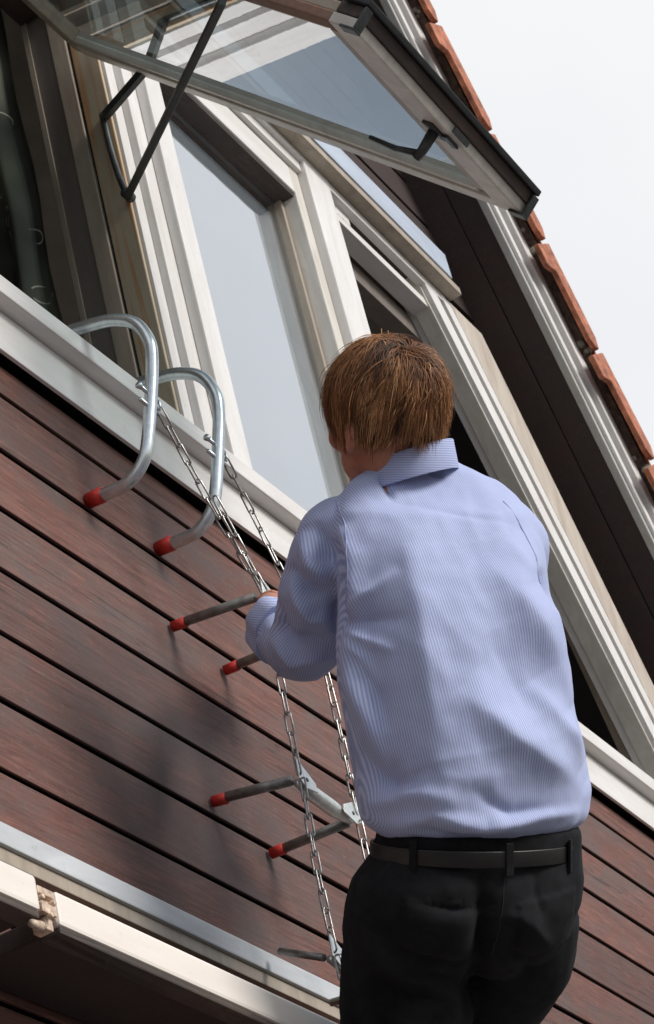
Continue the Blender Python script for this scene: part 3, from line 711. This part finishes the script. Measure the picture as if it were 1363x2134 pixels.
def limb(bm, pts, seg=20):
    """pts: (px, py, depth, radius m)"""
    P = [at(*p[:3]) for p in pts]; path = []; rad = []
    sub = 6; sm = smooth_path(P, sub); rr = np.interp(np.linspace(0, len(pts) - 1, len(sm)), range(len(pts)), [p[3] for p in pts])
    return tube_bm(sm, list(rr), seg, bm)
def ball(bm, c, r, scale=(1, 1, 1), rot=None):
    m = Matrix.Translation(c) @ (rot.to_4x4() if rot else Matrix.Identity(4)) @ Matrix.Diagonal((*scale, 1))
    bmesh.ops.create_uvsphere(bm, u_segments=24, v_segments=16, radius=r, matrix=m)
YAW = math.radians(20)
LEAN = lambda y: 4.12 + 0.15 * (1760 - y) / 800
TOR = [(1790, 860, 1150, .50), (1752, 815, 1185, .60), (1732, 790, 1208, .70), (1715, 765, 1224, .74), (1695, 750, 1232, .75), (1650, 741, 1236, .75), (1600, 736, 1224, .74), (1500, 716, 1202, .74),
       (1420, 706, 1188, .72), (1320, 700, 1165, .70), (1240, 700, 1146, .68), (1160, 692, 1136, .64), (1110, 690, 1120, .60), (1070, 700, 1105, .55),
       (1035, 708, 1082, .48), (1005, 728, 1045, .43), (985, 756, 1005, .46), (966, 785, 962, .58), (948, 800, 938, .72)]
TOR = [(y, a, b, LEAN(y) + 0.02 * (y < 1060), r) for y, a, b, r in TOR]
sh = bmesh.new(); loft_rings(sh, TOR, YAW, 2.1)
LARM = [(738, 1085, 4.255, .050), (708, 1112, 4.25, .064), (684, 1170, 4.265, .070), (660, 1250, 4.30, .068), (640, 1330, 4.35, .066), (622, 1345, 4.41, .062), (590, 1322, 4.47, .054), (565, 1290, 4.53, .048)]
RARM = [(1040, 1085, 4.30, .050), (1068, 1130, 4.32, .063), (1062, 1190, 4.36, .062), (1030, 1260, 4.44, .060), (975, 1300, 4.51, .056), (900, 1290, 4.57, .050), (820, 1260, 4.62, .046)]
limb(sh, LARM); limb(sh, RARM)
shm = remesh(sh, 0.0055, 9, 'shirt')
v = verts_np(shm); nrm = normals_np(shm)
Pn = np.array(PB)
def plan(v): 
    d = v - Pn; return 975 + (d @ Rn) * MP, 1760 - (d @ Un) * MP
X_, Y_ = plan(v)
back = np.clip(-(nrm @ Vn) * 1.6, 0, 1)
disp = np.zeros(len(v))
def dist_poly(X, Y, pts):
    best = np.full(len(X), 1e9); sgn = np.zeros(len(X)); par = np.zeros(len(X)); n = len(pts) - 1
    for i, ((x0, y0), (x1, y1)) in enumerate(zip(pts, pts[1:])):
        dx, dy = x1 - x0, y1 - y0; L2 = dx * dx + dy * dy
        t = np.clip(((X - x0) * dx + (Y - y0) * dy) / L2, 0, 1)
        ex, ey = X - x0 - t * dx, Y - y0 - t * dy; dd = np.hypot(ex, ey)
        s = np.sign(dx * ey - dy * ex); m = dd < best
        best = np.where(m, dd, best); sgn = np.where(m, s, sgn); par = np.where(m, (i + t) / n, par)
    return best, sgn, par
def fold(pts, amp, wl, wr=None):
    """a ridge (amp>0) or crease (amp<0) along a line, wl and wr wide on its two sides (left and right when the line runs down)"""
    wr = wr or wl
    d, s, p = dist_poly(X_, Y_, pts)
    env = np.sin(np.clip(p, 0.0, 1.0) * math.pi) ** 0.9 * 1.08
    u = d / np.where(s > 0, wl, wr)
    return amp * env * np.exp(-(np.sqrt(u * u + 0.03) - 0.173) ** 1.25)      # rounded crest, concave flanks, as cloth folds
def tent(pts, amp, wl, wr):
    """two flat flanks meeting on a soft crest: the cloth stretched over the spine"""
    d, s, p = dist_poly(X_, Y_, pts); e1 = np.clip(p / 0.55, 0, 1); e2 = np.clip((1 - p) / 0.18, 0, 1); env = e1 * e1 * (3 - 2 * e1) * e2
    u = d / np.where(s > 0, wl, wr); return amp * env * np.clip(1 - np.sqrt(u * u + 0.03), 0, 1)
disp += tent([(835, 1050), (848, 1150), (868, 1260), (888, 1400), (912, 1560), (945, 1740)], .046, 105, 300) * back
F = [([(838, 1110), (866, 1250), (884, 1400), (904, 1560)], .006, 22, 40),
     ([(1000, 1165), (1075, 1280), (1125, 1370), (1180, 1480)], .030, 36, 75),
     ([(940, 1440), (1040, 1535), (1130, 1600), (1215, 1645)], .024, 30, 55), ([(1085, 1430), (1150, 1525), (1210, 1600)], .019, 24, 40),
     ([(716, 1330), (742, 1420), (775, 1500), (806, 1590)], .018, 22, 30), ([(745, 1350), (785, 1440), (815, 1520)], -.008, 18),
     ([(708, 1306), (755, 1328), (830, 1362)], .009, 11), ([(712, 1290), (765, 1245), (830, 1190)], .009, 14), ([(712, 1300), (780, 1288), (850, 1296)], -.008, 11), ([(712, 1320), (760, 1370), (800, 1440)], .007, 11),
     ([(712, 1095), (736, 1160), (738, 1230), (722, 1285)], .017, 13, 22), ([(700, 1120), (712, 1190), (708, 1260), (700, 1330)], -.024, 14, 12),
     ([(750, 1672), (850, 1640), (960, 1660)], .010, 18), ([(790, 1712), (900, 1684), (1000, 1708), (1120, 1688), (1222, 1688)], .013, 15), ([(850, 1700), (950, 1722), (1060, 1712)], -.010, 10),
     ([(960, 1630), (1050, 1680), (1150, 1672)], -.009, 14), ([(745, 1550), (790, 1610), (850, 1618), (900, 1585)], -.011, 18),
     ([(788, 985), (806, 1008), (822, 1042)], -.010, 7, 9), ([(885, 965), (905, 975), (935, 985)], -.008, 7), ([(1010, 1050), (1060, 1140), (1110, 1220)], .008, 30, 40), ([(1118, 1190), (1133, 1235), (1150, 1285)], -.012, 13),
     ([(800, 1040), (940, 1062), (1085, 1100)], -.003, 6), ([(632, 1105), (648, 1175), (692, 1215)], .014, 18), ([(604, 1195), (625, 1250), (645, 1290), (708, 1305)], .017, 15), ([(598, 1175), (640, 1230), (700, 1238)], -.014, 13),
     ([(556, 1290), (600, 1345), (690, 1345)], -.016, 13), ([(555, 1335), (610, 1392), (690, 1378)], .012, 14), ([(655, 1085), (676, 1125), (688, 1185)], -.010, 14), ([(570, 1250), (580, 1300), (575, 1350)], -.012, 10),
     ([(930, 1180), (960, 1330), (990, 1480)], .006, 40), ([(1000, 1330), (1050, 1430), (1090, 1500)], -.006, 26), ([(860, 1600), (960, 1620), (1080, 1600)], .005, 26)]
for f in F: disp += fold(*f) * (0.25 + 0.75 * back) * 1.35
# soft general crumple
cr = np.array([mnoise.fractal(Vector((p[0] * 9, p[1] * 9, p[2] * 6)), 0.9, 2.1, 3) for p in v]) * 0.0050
cr2 = np.array([abs(mnoise.noise(Vector((p[0] * 16 + 5, p[1] * 16, p[2] * 9)))) for p in v]) * -0.004
disp += cr + cr2
v2 = v + nrm * disp[:, None]
set_verts(shm, v2)
# stripes run along the torso and along each sleeve
def axis_of(limbp): return [np.array(at(*p[:3])) for p in limbp], [p[3] for p in limbp]
sidew = (v - Pn) @ (Vn * math.cos(YAW) - Rn * math.sin(YAW))
rightw = (v - Pn) @ (Rn * math.cos(YAW) + Vn * math.sin(YAW))
cxl = (np.interp(Y_, [968, 1250, 1760], [880, 925, 988]) - 975) / MP
xx_ = np.clip((rightw - cxl) / 0.215, -1.6, 1.6)
stripe = 0.215 * (xx_ + xx_ ** 3 * 0.22)
for L_ in (LARM, RARM):
    P_, r_ = axis_of(L_)
    A, B = P_[1], P_[4]
    ax = (B - A) / np.linalg.norm(B - A); rel = v - A
    t = rel @ ax; rad = np.linalg.norm(rel - t[:, None] * ax, axis=1)
    on_arm = (t > 0.02) & (rad < 0.10) & ((X_ < 712) if L_ is LARM else (X_ > 1290))
    u1 = np.cross(ax, Vn); u1 /= np.linalg.norm(u1)
    stripe = np.where(on_arm, rel @ u1, stripe)
a_ = shm.attributes.new('stripe', 'FLOAT', 'POINT'); a_.data.foreach_set('value', stripe.astype(np.float32))
put('shirt', shm, 'shirt', man, True)

M['blue_thread'] = plain('blue_thread', (0.30, 0.34, 0.55), 0.8, nscale=200, namt=0.2)
def shirt_seam(pts, rad=0.0013):
    tv = v2; px = [(a + (c - a) * t, b + (d - b) * t) for (a, b), (c, d) in zip(pts, pts[1:]) for t in np.linspace(0, 1, 10)]
    P = []
    for x, y in px:
        i = np.argmin(np.where((nrm @ Vn) < -0.1, (X_ - x) ** 2 + (Y_ - y) ** 2, 1e12)); P.append(Vector(tv[i] + nrm[i] * 0.0002))
    P = [sum((P[max(0, min(len(P) - 1, k + o))] for o in (-2, -1, 0, 1, 2)), Vector()) / 5 for k in range(len(P))]
    return tube('sleeve_seam', P, rad, 'blue_thread', man, 6)
shirt_seam([(700, 1040), (722, 1095), (738, 1160), (741, 1225), (728, 1280)])
shirt_seam([(1060, 1040), (1092, 1100), (1108, 1170), (1112, 1230)])

# collar
def ring_band(name, cx, cy, dep, hw, ratio, yaw, h, thick, tilt, mat, flare=0.0, parent=man, seg=64, roll=0.0):
    bm = bmesh.new(); c = at(cx, cy, dep); cy_, sy_ = math.cos(yaw), math.sin(yaw); rt = R_ * cy_ + V_ * sy_; fw = V_ * cy_ - R_ * sy_
    rows = []
    prof = [(0, 0), (0, 1), (thick, 1), (thick + flare, 0)]
    for k in range(seg):
        t = 2 * math.pi * k / seg; dirv = rt * math.cos(t) + fw * math.sin(t) * ratio
        wob = 0.0012 * math.sin(3 * t + 1) 
        base_ = c + dirv * hw + U_ * (tilt * math.sin(t) + roll * math.cos(t))
        dn_ = dirv.normalized()
        rows.append([bm.verts.new(base_ + dn_ * (o + wob) + U_ * (h * (z - 0.5))) for o, z in prof])
    for k in range(seg):
        a, b = rows[k], rows[(k + 1) % seg]
        for i in range(4): bm.faces.new((a[i], b[i], b[(i + 1) % 4], a[(i + 1) % 4]))
    return put(name, bm_mesh(bm, name, 0.0015), mat, parent, True)
col_o = ring_band('collar', 854, 974, 4.285, 0.070, 1.0, YAW, 0.050, 0.004, -0.014, 'shirt', 0.010, roll=0.019)
cm = col_o.data; cv = verts_np(cm); aa = cm.attributes.new('stripe', 'FLOAT', 'POINT'); aa.data.foreach_set('value', (((cv - Pn) @ Un)).astype(np.float32))
ring_band('belt', 990, 1770, 4.12, 0.1725, 0.735, YAW, 0.026, 0.004, 0.0, 'leather', 0.0, roll=-0.004)

# turned-up cuff of the left sleeve
def cuff_mesh(p, q_, r0, r1, th):
    bm = bmesh.new(); p, q_ = Vector(p), Vector(q_); d = (q_ - p).normalized(); u = d.orthogonal().normalized(); w_ = d.cross(u); rows = []
    for k in range(40):
        t = 2 * math.pi * k / 40; o = u * math.cos(t) + w_ * math.sin(t); wob = 0.003 * math.sin(3 * t) + 0.002 * math.sin(7 * t + 1)
        rows.append([bm.verts.new(x) for x in (p + o * (r0 + wob), q_ + o * (r1 + wob) + d * 0.004 * math.sin(2 * t), q_ + o * (r1 - th + wob), p + o * (r0 - th))])
    for k in range(40):
        a, b = rows[k], rows[(k + 1) % 40]
        for i in range(4): bm.faces.new((a[i], b[i], b[(i + 1) % 4], a[(i + 1) % 4]))
    return bm_mesh(bm, 'cuff', 0.0012)
cfm = cuff_mesh(at(592, 1326, 4.465), at(566, 1300, 4.525), 0.057, 0.053, 0.007)
fa = cfm.attributes.new('stripe', 'FLOAT', 'POINT'); fa.data.foreach_set('value', ((verts_np(cfm) - Pn) @ Un).astype(np.float32))
put('cuff', cfm, 'shirt', man, True)

# trousers
tr = bmesh.new()
TRO = [(1726, 786, 1212, 4.12, .70), (1738, 788, 1212, 4.12, .71), (1775, 775, 1212, 4.12, .72), (1830, 734, 1216, 4.12, .76), (1890, 722, 1208, 4.12, .80), (1950, 718, 1186, 4.13, .80), (1990, 725, 1168, 4.14, .76), (2030, 760, 1120, 4.16, .6)]
loft_rings(tr, TRO, YAW, 2.3, 48)
limb(tr, [(850, 1900, 4.12, .098), (848, 2000, 4.13, .108), (846, 2100, 4.16, .112), (842, 2200, 4.20, .100), (850, 2330, 4.30, .082), (890, 2460, 4.36, .068), (920, 2640, 4.42, .060), (935, 2790, 4.45, .058)], 24)
limb(tr, [(1085, 1890, 4.17, .098), (1068, 1980, 4.22, .104), (1020, 2070, 4.30, .100), (975, 2150, 4.38, .094), (950, 2260, 4.46, .080), (985, 2420, 4.45, .068), (1020, 2640, 4.47, .060), (1035, 2790, 4.49, .058)], 24)
trm = remesh(tr, 0.0060, 9, 'trousers')
v = verts_np(trm); nrm = normals_np(trm); X_, Y_ = plan(v); back = np.clip(-(nrm @ Vn) * 1.6, 0, 1); disp = np.zeros(len(v))
for f in [([(770, 1900), (830, 1960), (930, 1990), (990, 1985)], -.007, 16), ([(760, 1950), (830, 2010), (920, 2040)], .008, 18), ([(770, 2010), (850, 2060), (940, 2075)], -.007, 14),
          ([(990, 1800), (1000, 1880), (1000, 1960), (985, 2060), (975, 2134)], -.016, 18), ([(1110, 1790), (1108, 1850), (1120, 1900)], -.003, 7), ([(1040, 1880), (1090, 1900), (1140, 1960)], .006, 16),
          ([(830, 1845), (940, 1865), (1030, 1862)], -.004, 7), ([(1040, 1940), (1090, 1990), (1110, 2040)], -.006, 14), ([(780, 2080), (860, 2120), (950, 2125)], .006, 16)]:
    disp += fold(*f) * (0.3 + 0.7 * back) * 2.2
def in_poly(X, Y, poly):
    c = np.zeros(len(X), bool); n = len(poly)
    for k in range(n):
        (x0, y0), (x1, y1) = poly[k], poly[(k + 1) % n]
        c ^= ((y0 > Y) != (y1 > Y)) & (X < (x1 - x0) * (Y - y0) / ((y1 - y0) or 1e-9) + x0)
    return c
for pk in ([(836, 1842), (1020, 1862), (1014, 1985), (925, 2014), (846, 1975)], [(1066, 1862), (1192, 1842), (1184, 1955), (1122, 1985), (1070, 1962)]):
    disp += 0.0042 * (in_poly(X_, Y_, pk) & (back > 0.2))
disp += np.array([mnoise.fractal(Vector((p[0] * 11, p[1] * 11, p[2] * 9)), 0.9, 2.1, 3) for p in v]) * 0.004
set_verts(trm, v + nrm * disp[:, None])
tro = put('trousers', trm, 'denim', man, True)
def seam(name, px, rad=0.0008, off=0.0006):
    """a stitched seam lying on the trousers' back"""
    tv = v + nrm * disp[:, None]; px = [(a + (c - a) * t, b + (d - b) * t) for (a, b), (c, d) in zip(px, px[1:]) for t in np.linspace(0, 1, 8)]
    P = []
    for x, y in px:
        i = np.argmin(np.where((nrm @ Vn) < 0, (X_ - x) ** 2 + (Y_ - y) ** 2, 1e12)); P.append(Vector(tv[i] + nrm[i] * off))
    P = [sum((P[max(0, min(len(P) - 1, k + o))] for o in (-2, -1, 0, 1, 2)), Vector()) / 5 for k in range(len(P))]
    return tube(name, P, rad, 'thread', tro, 6)
seam('seat_seam', [(1042, 1800), (1038, 1860), (1030, 1930), (1020, 1990)])
for (bx, by) in ((872, 1760), (1055, 1772), (1180, 1764)):
    # belt loops lie over the belt on the waist curve
    cx_ = (bx - 1000) * 4.12 / 5279.31; yaw = YAW
    tt = math.acos(max(-1, min(1, cx_ / 0.172 / 0.97))); cy_, sy_ = math.cos(yaw), math.sin(yaw); rt = R_ * cy_ + V_ * sy_; fw = V_ * cy_ - R_ * sy_
    best = min((2 * math.pi * k / 400 for k in range(200, 400)), key=lambda t: abs((rt * math.cos(t) + fw * math.sin(t) * 0.70).dot(R_) * 0.169 - cx_))
    dv = rt * math.cos(best) + fw * math.sin(best) * 0.735; c = at(990, 1770, 4.12) + dv * 0.1790 + U_ * (-0.006 * math.cos(best))
    nrm_ = dv.normalized(); side = U_.cross(nrm_).normalized()
    put('belt_loop', bm_mesh(obox_bm(c, side, U_, nrm_, 0.0065, 0.026, 0.0022), 'belt_loop', 0.001), 'denim', tro)
# shoes
for (px, py, dp) in ((930, 2840, 4.46), (1035, 2840, 4.50)):
    bm = bmesh.new(); a = at(px, py, dp); toe = a + Vector((0.16, 0.10, -0.035))
    tube_bm(smooth_path([a + Vector((-0.07, -0.04, -0.03)), a + Vector((0.0, 0.0, -0.02)), a.lerp(toe, .6), toe], 5), list(np.interp(range(16), (0, 5, 10, 15), (0.030, 0.045, 0.042, 0.024))), 16, bm)
    put('shoe', remesh(bm, 0.006, 3, 'shoe'), 'shoe', man, True)

# head, neck, arms and hands: one continuous body
HC = at(800, 858, 4.29)
HY = math.radians(36)
hf = (V_ * math.cos(HY) - R_ * math.sin(HY)); hr = (R_ * math.cos(HY) + V_ * math.sin(HY)); hu = (U_ + hf * 0.10 + R_ * -0.02).normalized(); hf = hu.cross(hr).normalized(); hr = hf.cross(hu)
HM = Matrix((( hr.x, hf.x, hu.x), (hr.y, hf.y, hu.y), (hr.z, hf.z, hu.z)))
def hp(x, y, z): return HC + hr * x + hf * y + hu * z
bd = bmesh.new()
def hball(x, y, z, sx, sy, sz): ball(bd, hp(x, y, z), 1.0, (sx, sy, sz), HM)
hball(0, -0.012, 0.022, .078, .098, .090); hball(0, 0.030, -0.020, .069, .068, .085); hball(0, 0.042, -0.070, .056, .050, .058)
hball(0, 0.072, -0.108, .026, .022, .022); hball(0, 0.103, -0.028, .010, .020, .026); hball(0, 0.112, -0.045, .015, .015, .012); hball(0, 0.088, -0.074, .024, .012, .007); hball(0, 0.087, -0.084, .021, .012, .007)
hball(0.030, 0.084, 0.012, .026, .012, .009); hball(-0.030, 0.084, 0.012, .026, .012, .009); hball(0.042, 0.066, -0.035, .026, .022, .024); hball(-0.042, 0.066, -0.035, .026, .022, .024)
for sgn in (-1, 1):
    hball(sgn * 0.080, -0.012, -0.034, .009, .020, .031); hball(sgn * 0.086, -0.020, -0.026, .006, .014, .024); hball(sgn * 0.079, -0.004, -0.060, .008, .010, .012)
nb = at(862, 985, 4.305)
tube_bm(smooth_path([hp(0, -0.012, -0.04), hp(0, -0.016, -0.09), nb, nb - U_ * 0.08], 6), [0.052] * 7 + list(np.linspace(0.050, 0.030, 12)), 20, bd)
core = [(y, (xl + xr) / 2 - (xr - xl) * 0.42, (xl + xr) / 2 + (xr - xl) * 0.42, d + 0.005, ra) for (y, xl, xr, d, ra) in TOR[1:-3]]
loft_rings(bd, core, YAW, 2.2, 32)
def inner_limb(Lp, k=0.66): return [(x, y, d, r * k) for x, y, d, r in Lp]
limb(bd, inner_limb(LARM, 0.62)); limb(bd, inner_limb(RARM, 0.62))
def grip(wrist, bar_a, bar_b, away, scale=1.0, side=1):
    """hand closed round a bar: palm behind the bar, four fingers over it, thumb below"""
    wrist = Vector(wrist); a, b = Vector(bar_a), Vector(bar_b); d = (b - a).normalized(); c = (a + b) / 2
    to = (c - wrist); to = (to - d * to.dot(d)).normalized(); up = d.cross(to).normalized()
    if up.dot(Vector((0, 0, 1))) < 0: up = -up
    palm = c - to * 0.036 + up * 0.004
    tube_bm(smooth_path([wrist, wrist.lerp(palm, 0.5), palm], 5), list(np.interp(range(11), (0, 5, 10), (0.027, 0.027, 0.026))), 14, bd)
    ball(bd, palm, 1.0, (0.040, 0.020, 0.027), Matrix(((d.x, to.x, up.x), (d.y, to.y, up.y), (d.z, to.z, up.z))))
    for i, ln in enumerate((0.92, 1.0, 0.96, 0.8)):
        k = palm + d * (-0.030 + 0.020 * i) * side
        k1 = k + to * 0.020 + up * 0.022; k2 = c + d * (-0.030 + 0.020 * i) * side + to * 0.016 * ln + up * 0.024
        k3 = k2 + to * 0.014 * ln - up * 0.022; k4 = k3 - to * 0.014 - up * 0.016 * ln
        tube_bm(smooth_path([k, k1, k2, k3, k4], 4), list(np.interp(range(17), (0, 8, 16), (0.0095, 0.0085, 0.0070)) * 1.0), 10, bd)
    t0 = palm - d * 0.026 * side - up * 0.008; t1 = t0 - d * 0.014 * side + to * 0.022 - up * 0.018; t2 = t1 + to * 0.026 + d * 0.010 * side + up * 0.002
    tube_bm(smooth_path([t0, t1, t2], 5), list(np.interp(range(11), (0, 10), (0.0125, 0.0085))), 10, bd)
lw = at(563, 1262, 4.585)
limb(bd, [(580, 1310, 4.50, .036), (568, 1280, 4.56, .031), (563, 1262, 4.60, .027)])
grip(at(563, 1258, 4.60), Vector((3.752, -0.192, 4.0565)), Vector((3.825, -0.193, 4.0515)), None, side=1)
limb(bd, [(860, 1280, 4.59, .036), (790, 1245, 4.64, .031), (740, 1235, 4.68, .027)])
grip(at(740, 1235, 4.68), Vector((3.825, -0.193, 4.0515)), Vector((3.88, -0.195, 4.0485)), None, side=-1)
body = put('body', remesh(bd, 0.0036, 3, 'body'), 'skin', man, True)
for sgn in (-1, 1):
    bm = bmesh.new(); ball(bm, hp(sgn * 0.031, 0.078, -0.006), 0.0125); put('eye', bm_mesh(bm, 'eye'), 'eye', man, True)

# hair: a close cap and thousands of tapered strands that fall from the crown
def hair_mesh():
    rng = np.random.RandomState(3)
    E = np.array([.0795, .0995, .0890]); C0 = np.array([0, -.012, .022])
    wh = np.array([0.02, -0.62, 0.80]); wh /= np.linalg.norm(wh)
    V, Fc, tone = [], [], []
    def inside(d):                                                # scalp region in head axes
        x, y, z = d
        if z > 0.42: return y < 0.86
        if y > 0.44: return False
        if y > 0.30: return z > -0.75
        if y > -0.10: return z > -0.50
        return z > -0.74
    def surf(p, off):                                             # onto the scalp, and straight down the nape below it
        z0 = -0.30
        e = p / E; 
        if p[2] / E[2] > z0:
            e = e / np.linalg.norm(e); return e * (E + off)
        h = e[:2] / (np.linalg.norm(e[:2]) + 1e-9); fall = (z0 * E[2] - p[2])
        r_ = math.sqrt(1 - z0 * z0) * (1 - 2.6 * fall if fall < 0.1 else 0.74)
        return np.array([h[0] * (E[0] * r_ + off), h[1] * (E[1] * r_ + off), p[2]])
    # cap
    nu, nv2 = 72, 48; idx = {}
    for j in range(nv2 + 1):
        for i in range(nu):
            th = math.pi * j / nv2; ph = 2 * math.pi * i / nu
            d = np.array([math.sin(th) * math.cos(ph), math.sin(th) * math.sin(ph), math.cos(th)])
            idx[i, j] = len(V); V.append(C0 + d * (E + 0.0055)); tone.append(0.05)
    for j in range(nv2):
        for i in range(nu):
            ph = 2 * math.pi * (i + .5) / nu; th = math.pi * (j + .5) / nv2
            d = np.array([math.sin(th) * math.cos(ph), math.sin(th) * math.sin(ph), math.cos(th)])
            if inside(d): Fc.append((idx[i, j], idx[i, j + 1], idx[(i + 1) % nu, j + 1], idx[(i + 1) % nu, j]))
    # locks radiate from the crown: each lock has its own tone, lift and lie
    ax1 = np.cross(wh, [1, 0, 0]); ax1 /= np.linalg.norm(ax1); ax2 = np.cross(wh, ax1)
    nl = 170; ltone = rng.rand(nl); loff = rng.rand(nl); ldir = rng.normal(size=nl) * 0.22; llen = 0.8 + 0.4 * rng.rand(nl)
    count = 0
    while count < 15000:
        d = rng.normal(size=3); d /= np.linalg.norm(d)
        if d[1] > 0.5 and rng.rand() < 0.6: continue
        if not inside(d + np.array([0, 0, 0.13 * rng.normal()])): continue
        count += 1; n = 9
        ang = math.acos(max(-1, min(1, d @ wh)))
        phi = (math.atan2(d @ ax2, d @ ax1) / (2 * math.pi)) % 1.0
        ring_ = int(ang / 0.55); li = int((phi * 46 + 0.35 * math.sin(ang * 5) + ring_ * 17.3 + rng.normal() * 0.16) * 1.0) % nl
        L = (0.092 if d[2] > 0.15 else 0.052 if d[2] > -0.35 else 0.022) * llen[li] * (0.55 + 0.8 * rng.rand() ** 1.3)
        nap = min(1.0, max(0.25, (d[2] + 0.85) / 0.75)); h_ = (0.006 + 0.010 * loff[li] + 0.006 * rng.rand()) * nap
        fly = rng.rand() < 0.035
        jit = rng.normal(size=3) * (0.45 if fly else 0.12); h_ += 0.012 * rng.rand() if fly else 0
        p = surf(d * E, 0.003); pts = []
        for k in range(n):
            f = k / (n - 1)
            off = 0.003 + h_ * math.sin(min(1, f * 1.5) * math.pi * 0.60) + (0.004 * f * f if f > 0.5 else 0)
            sp_ = surf(p, off); pts.append(C0 + sp_)
            e = sp_ / np.linalg.norm(sp_)
            side_ = np.cross(e, e - wh); side_ /= np.linalg.norm(side_) + 1e-9
            t = (e - wh) * 0.75 + np.array([0, -0.05, -0.75]) + side_ * ldir[li] + jit * (0.6 + f)
            if e @ wh > 0.93: t = (e - wh) * 6 + side_ * 0.8 + jit
            if sp_[2] > -0.3 * E[2]: t = t - e * (t @ e)
            else: t = np.array([t[0] * 0.35, t[1] * 0.35, -1.0])
            t /= np.linalg.norm(t) + 1e-9
            p = sp_ + t * (L / (n - 1))
        pts = np.array(pts); w0 = 0.00055 + 0.0006 * rng.rand()
        tn = np.clip(0.06 + 0.92 * ltone[li] ** 1.2 + 0.14 * rng.normal(), 0.02, 1.0)
        if ang < 0.26: tn *= 0.5
        prev = None
        for k in range(n):
            tang = pts[min(k + 1, n - 1)] - pts[max(k - 1, 0)]; out = pts[k] - C0
            sd = np.cross(tang, out); sd /= np.linalg.norm(sd) + 1e-9; out = out / np.linalg.norm(out)
            w_ = w0 * (1 - 0.9 * (k / (n - 1)) ** 2)
            b0 = len(V); V.extend([pts[k] - sd * w_, pts[k] + sd * w_, pts[k] + out * w_ * 0.9]); tk = tn * (0.6 + 0.5 * math.sin(min(1, k / (n - 1) * 1.2) * math.pi * 0.7)); tone.extend([tk * .85, tk * .85, tk])
            if prev is not None: Fc.extend([(prev, prev + 2, b0 + 2, b0), (prev + 2, prev + 1, b0 + 1, b0 + 2)])
            prev = b0
    V = np.array(V); hm = np.array(HM)
    Wd = np.array(HC) + V @ hm.T
    me = bpy.data.meshes.new('hair'); me.from_pydata(Wd.tolist(), [], Fc)
    a = me.attributes.new('tone', 'FLOAT', 'POINT'); a.data.foreach_set('value', np.array(tone, np.float32)); me.update(); return me
put('hair', hair_mesh(), 'hair', man, True)
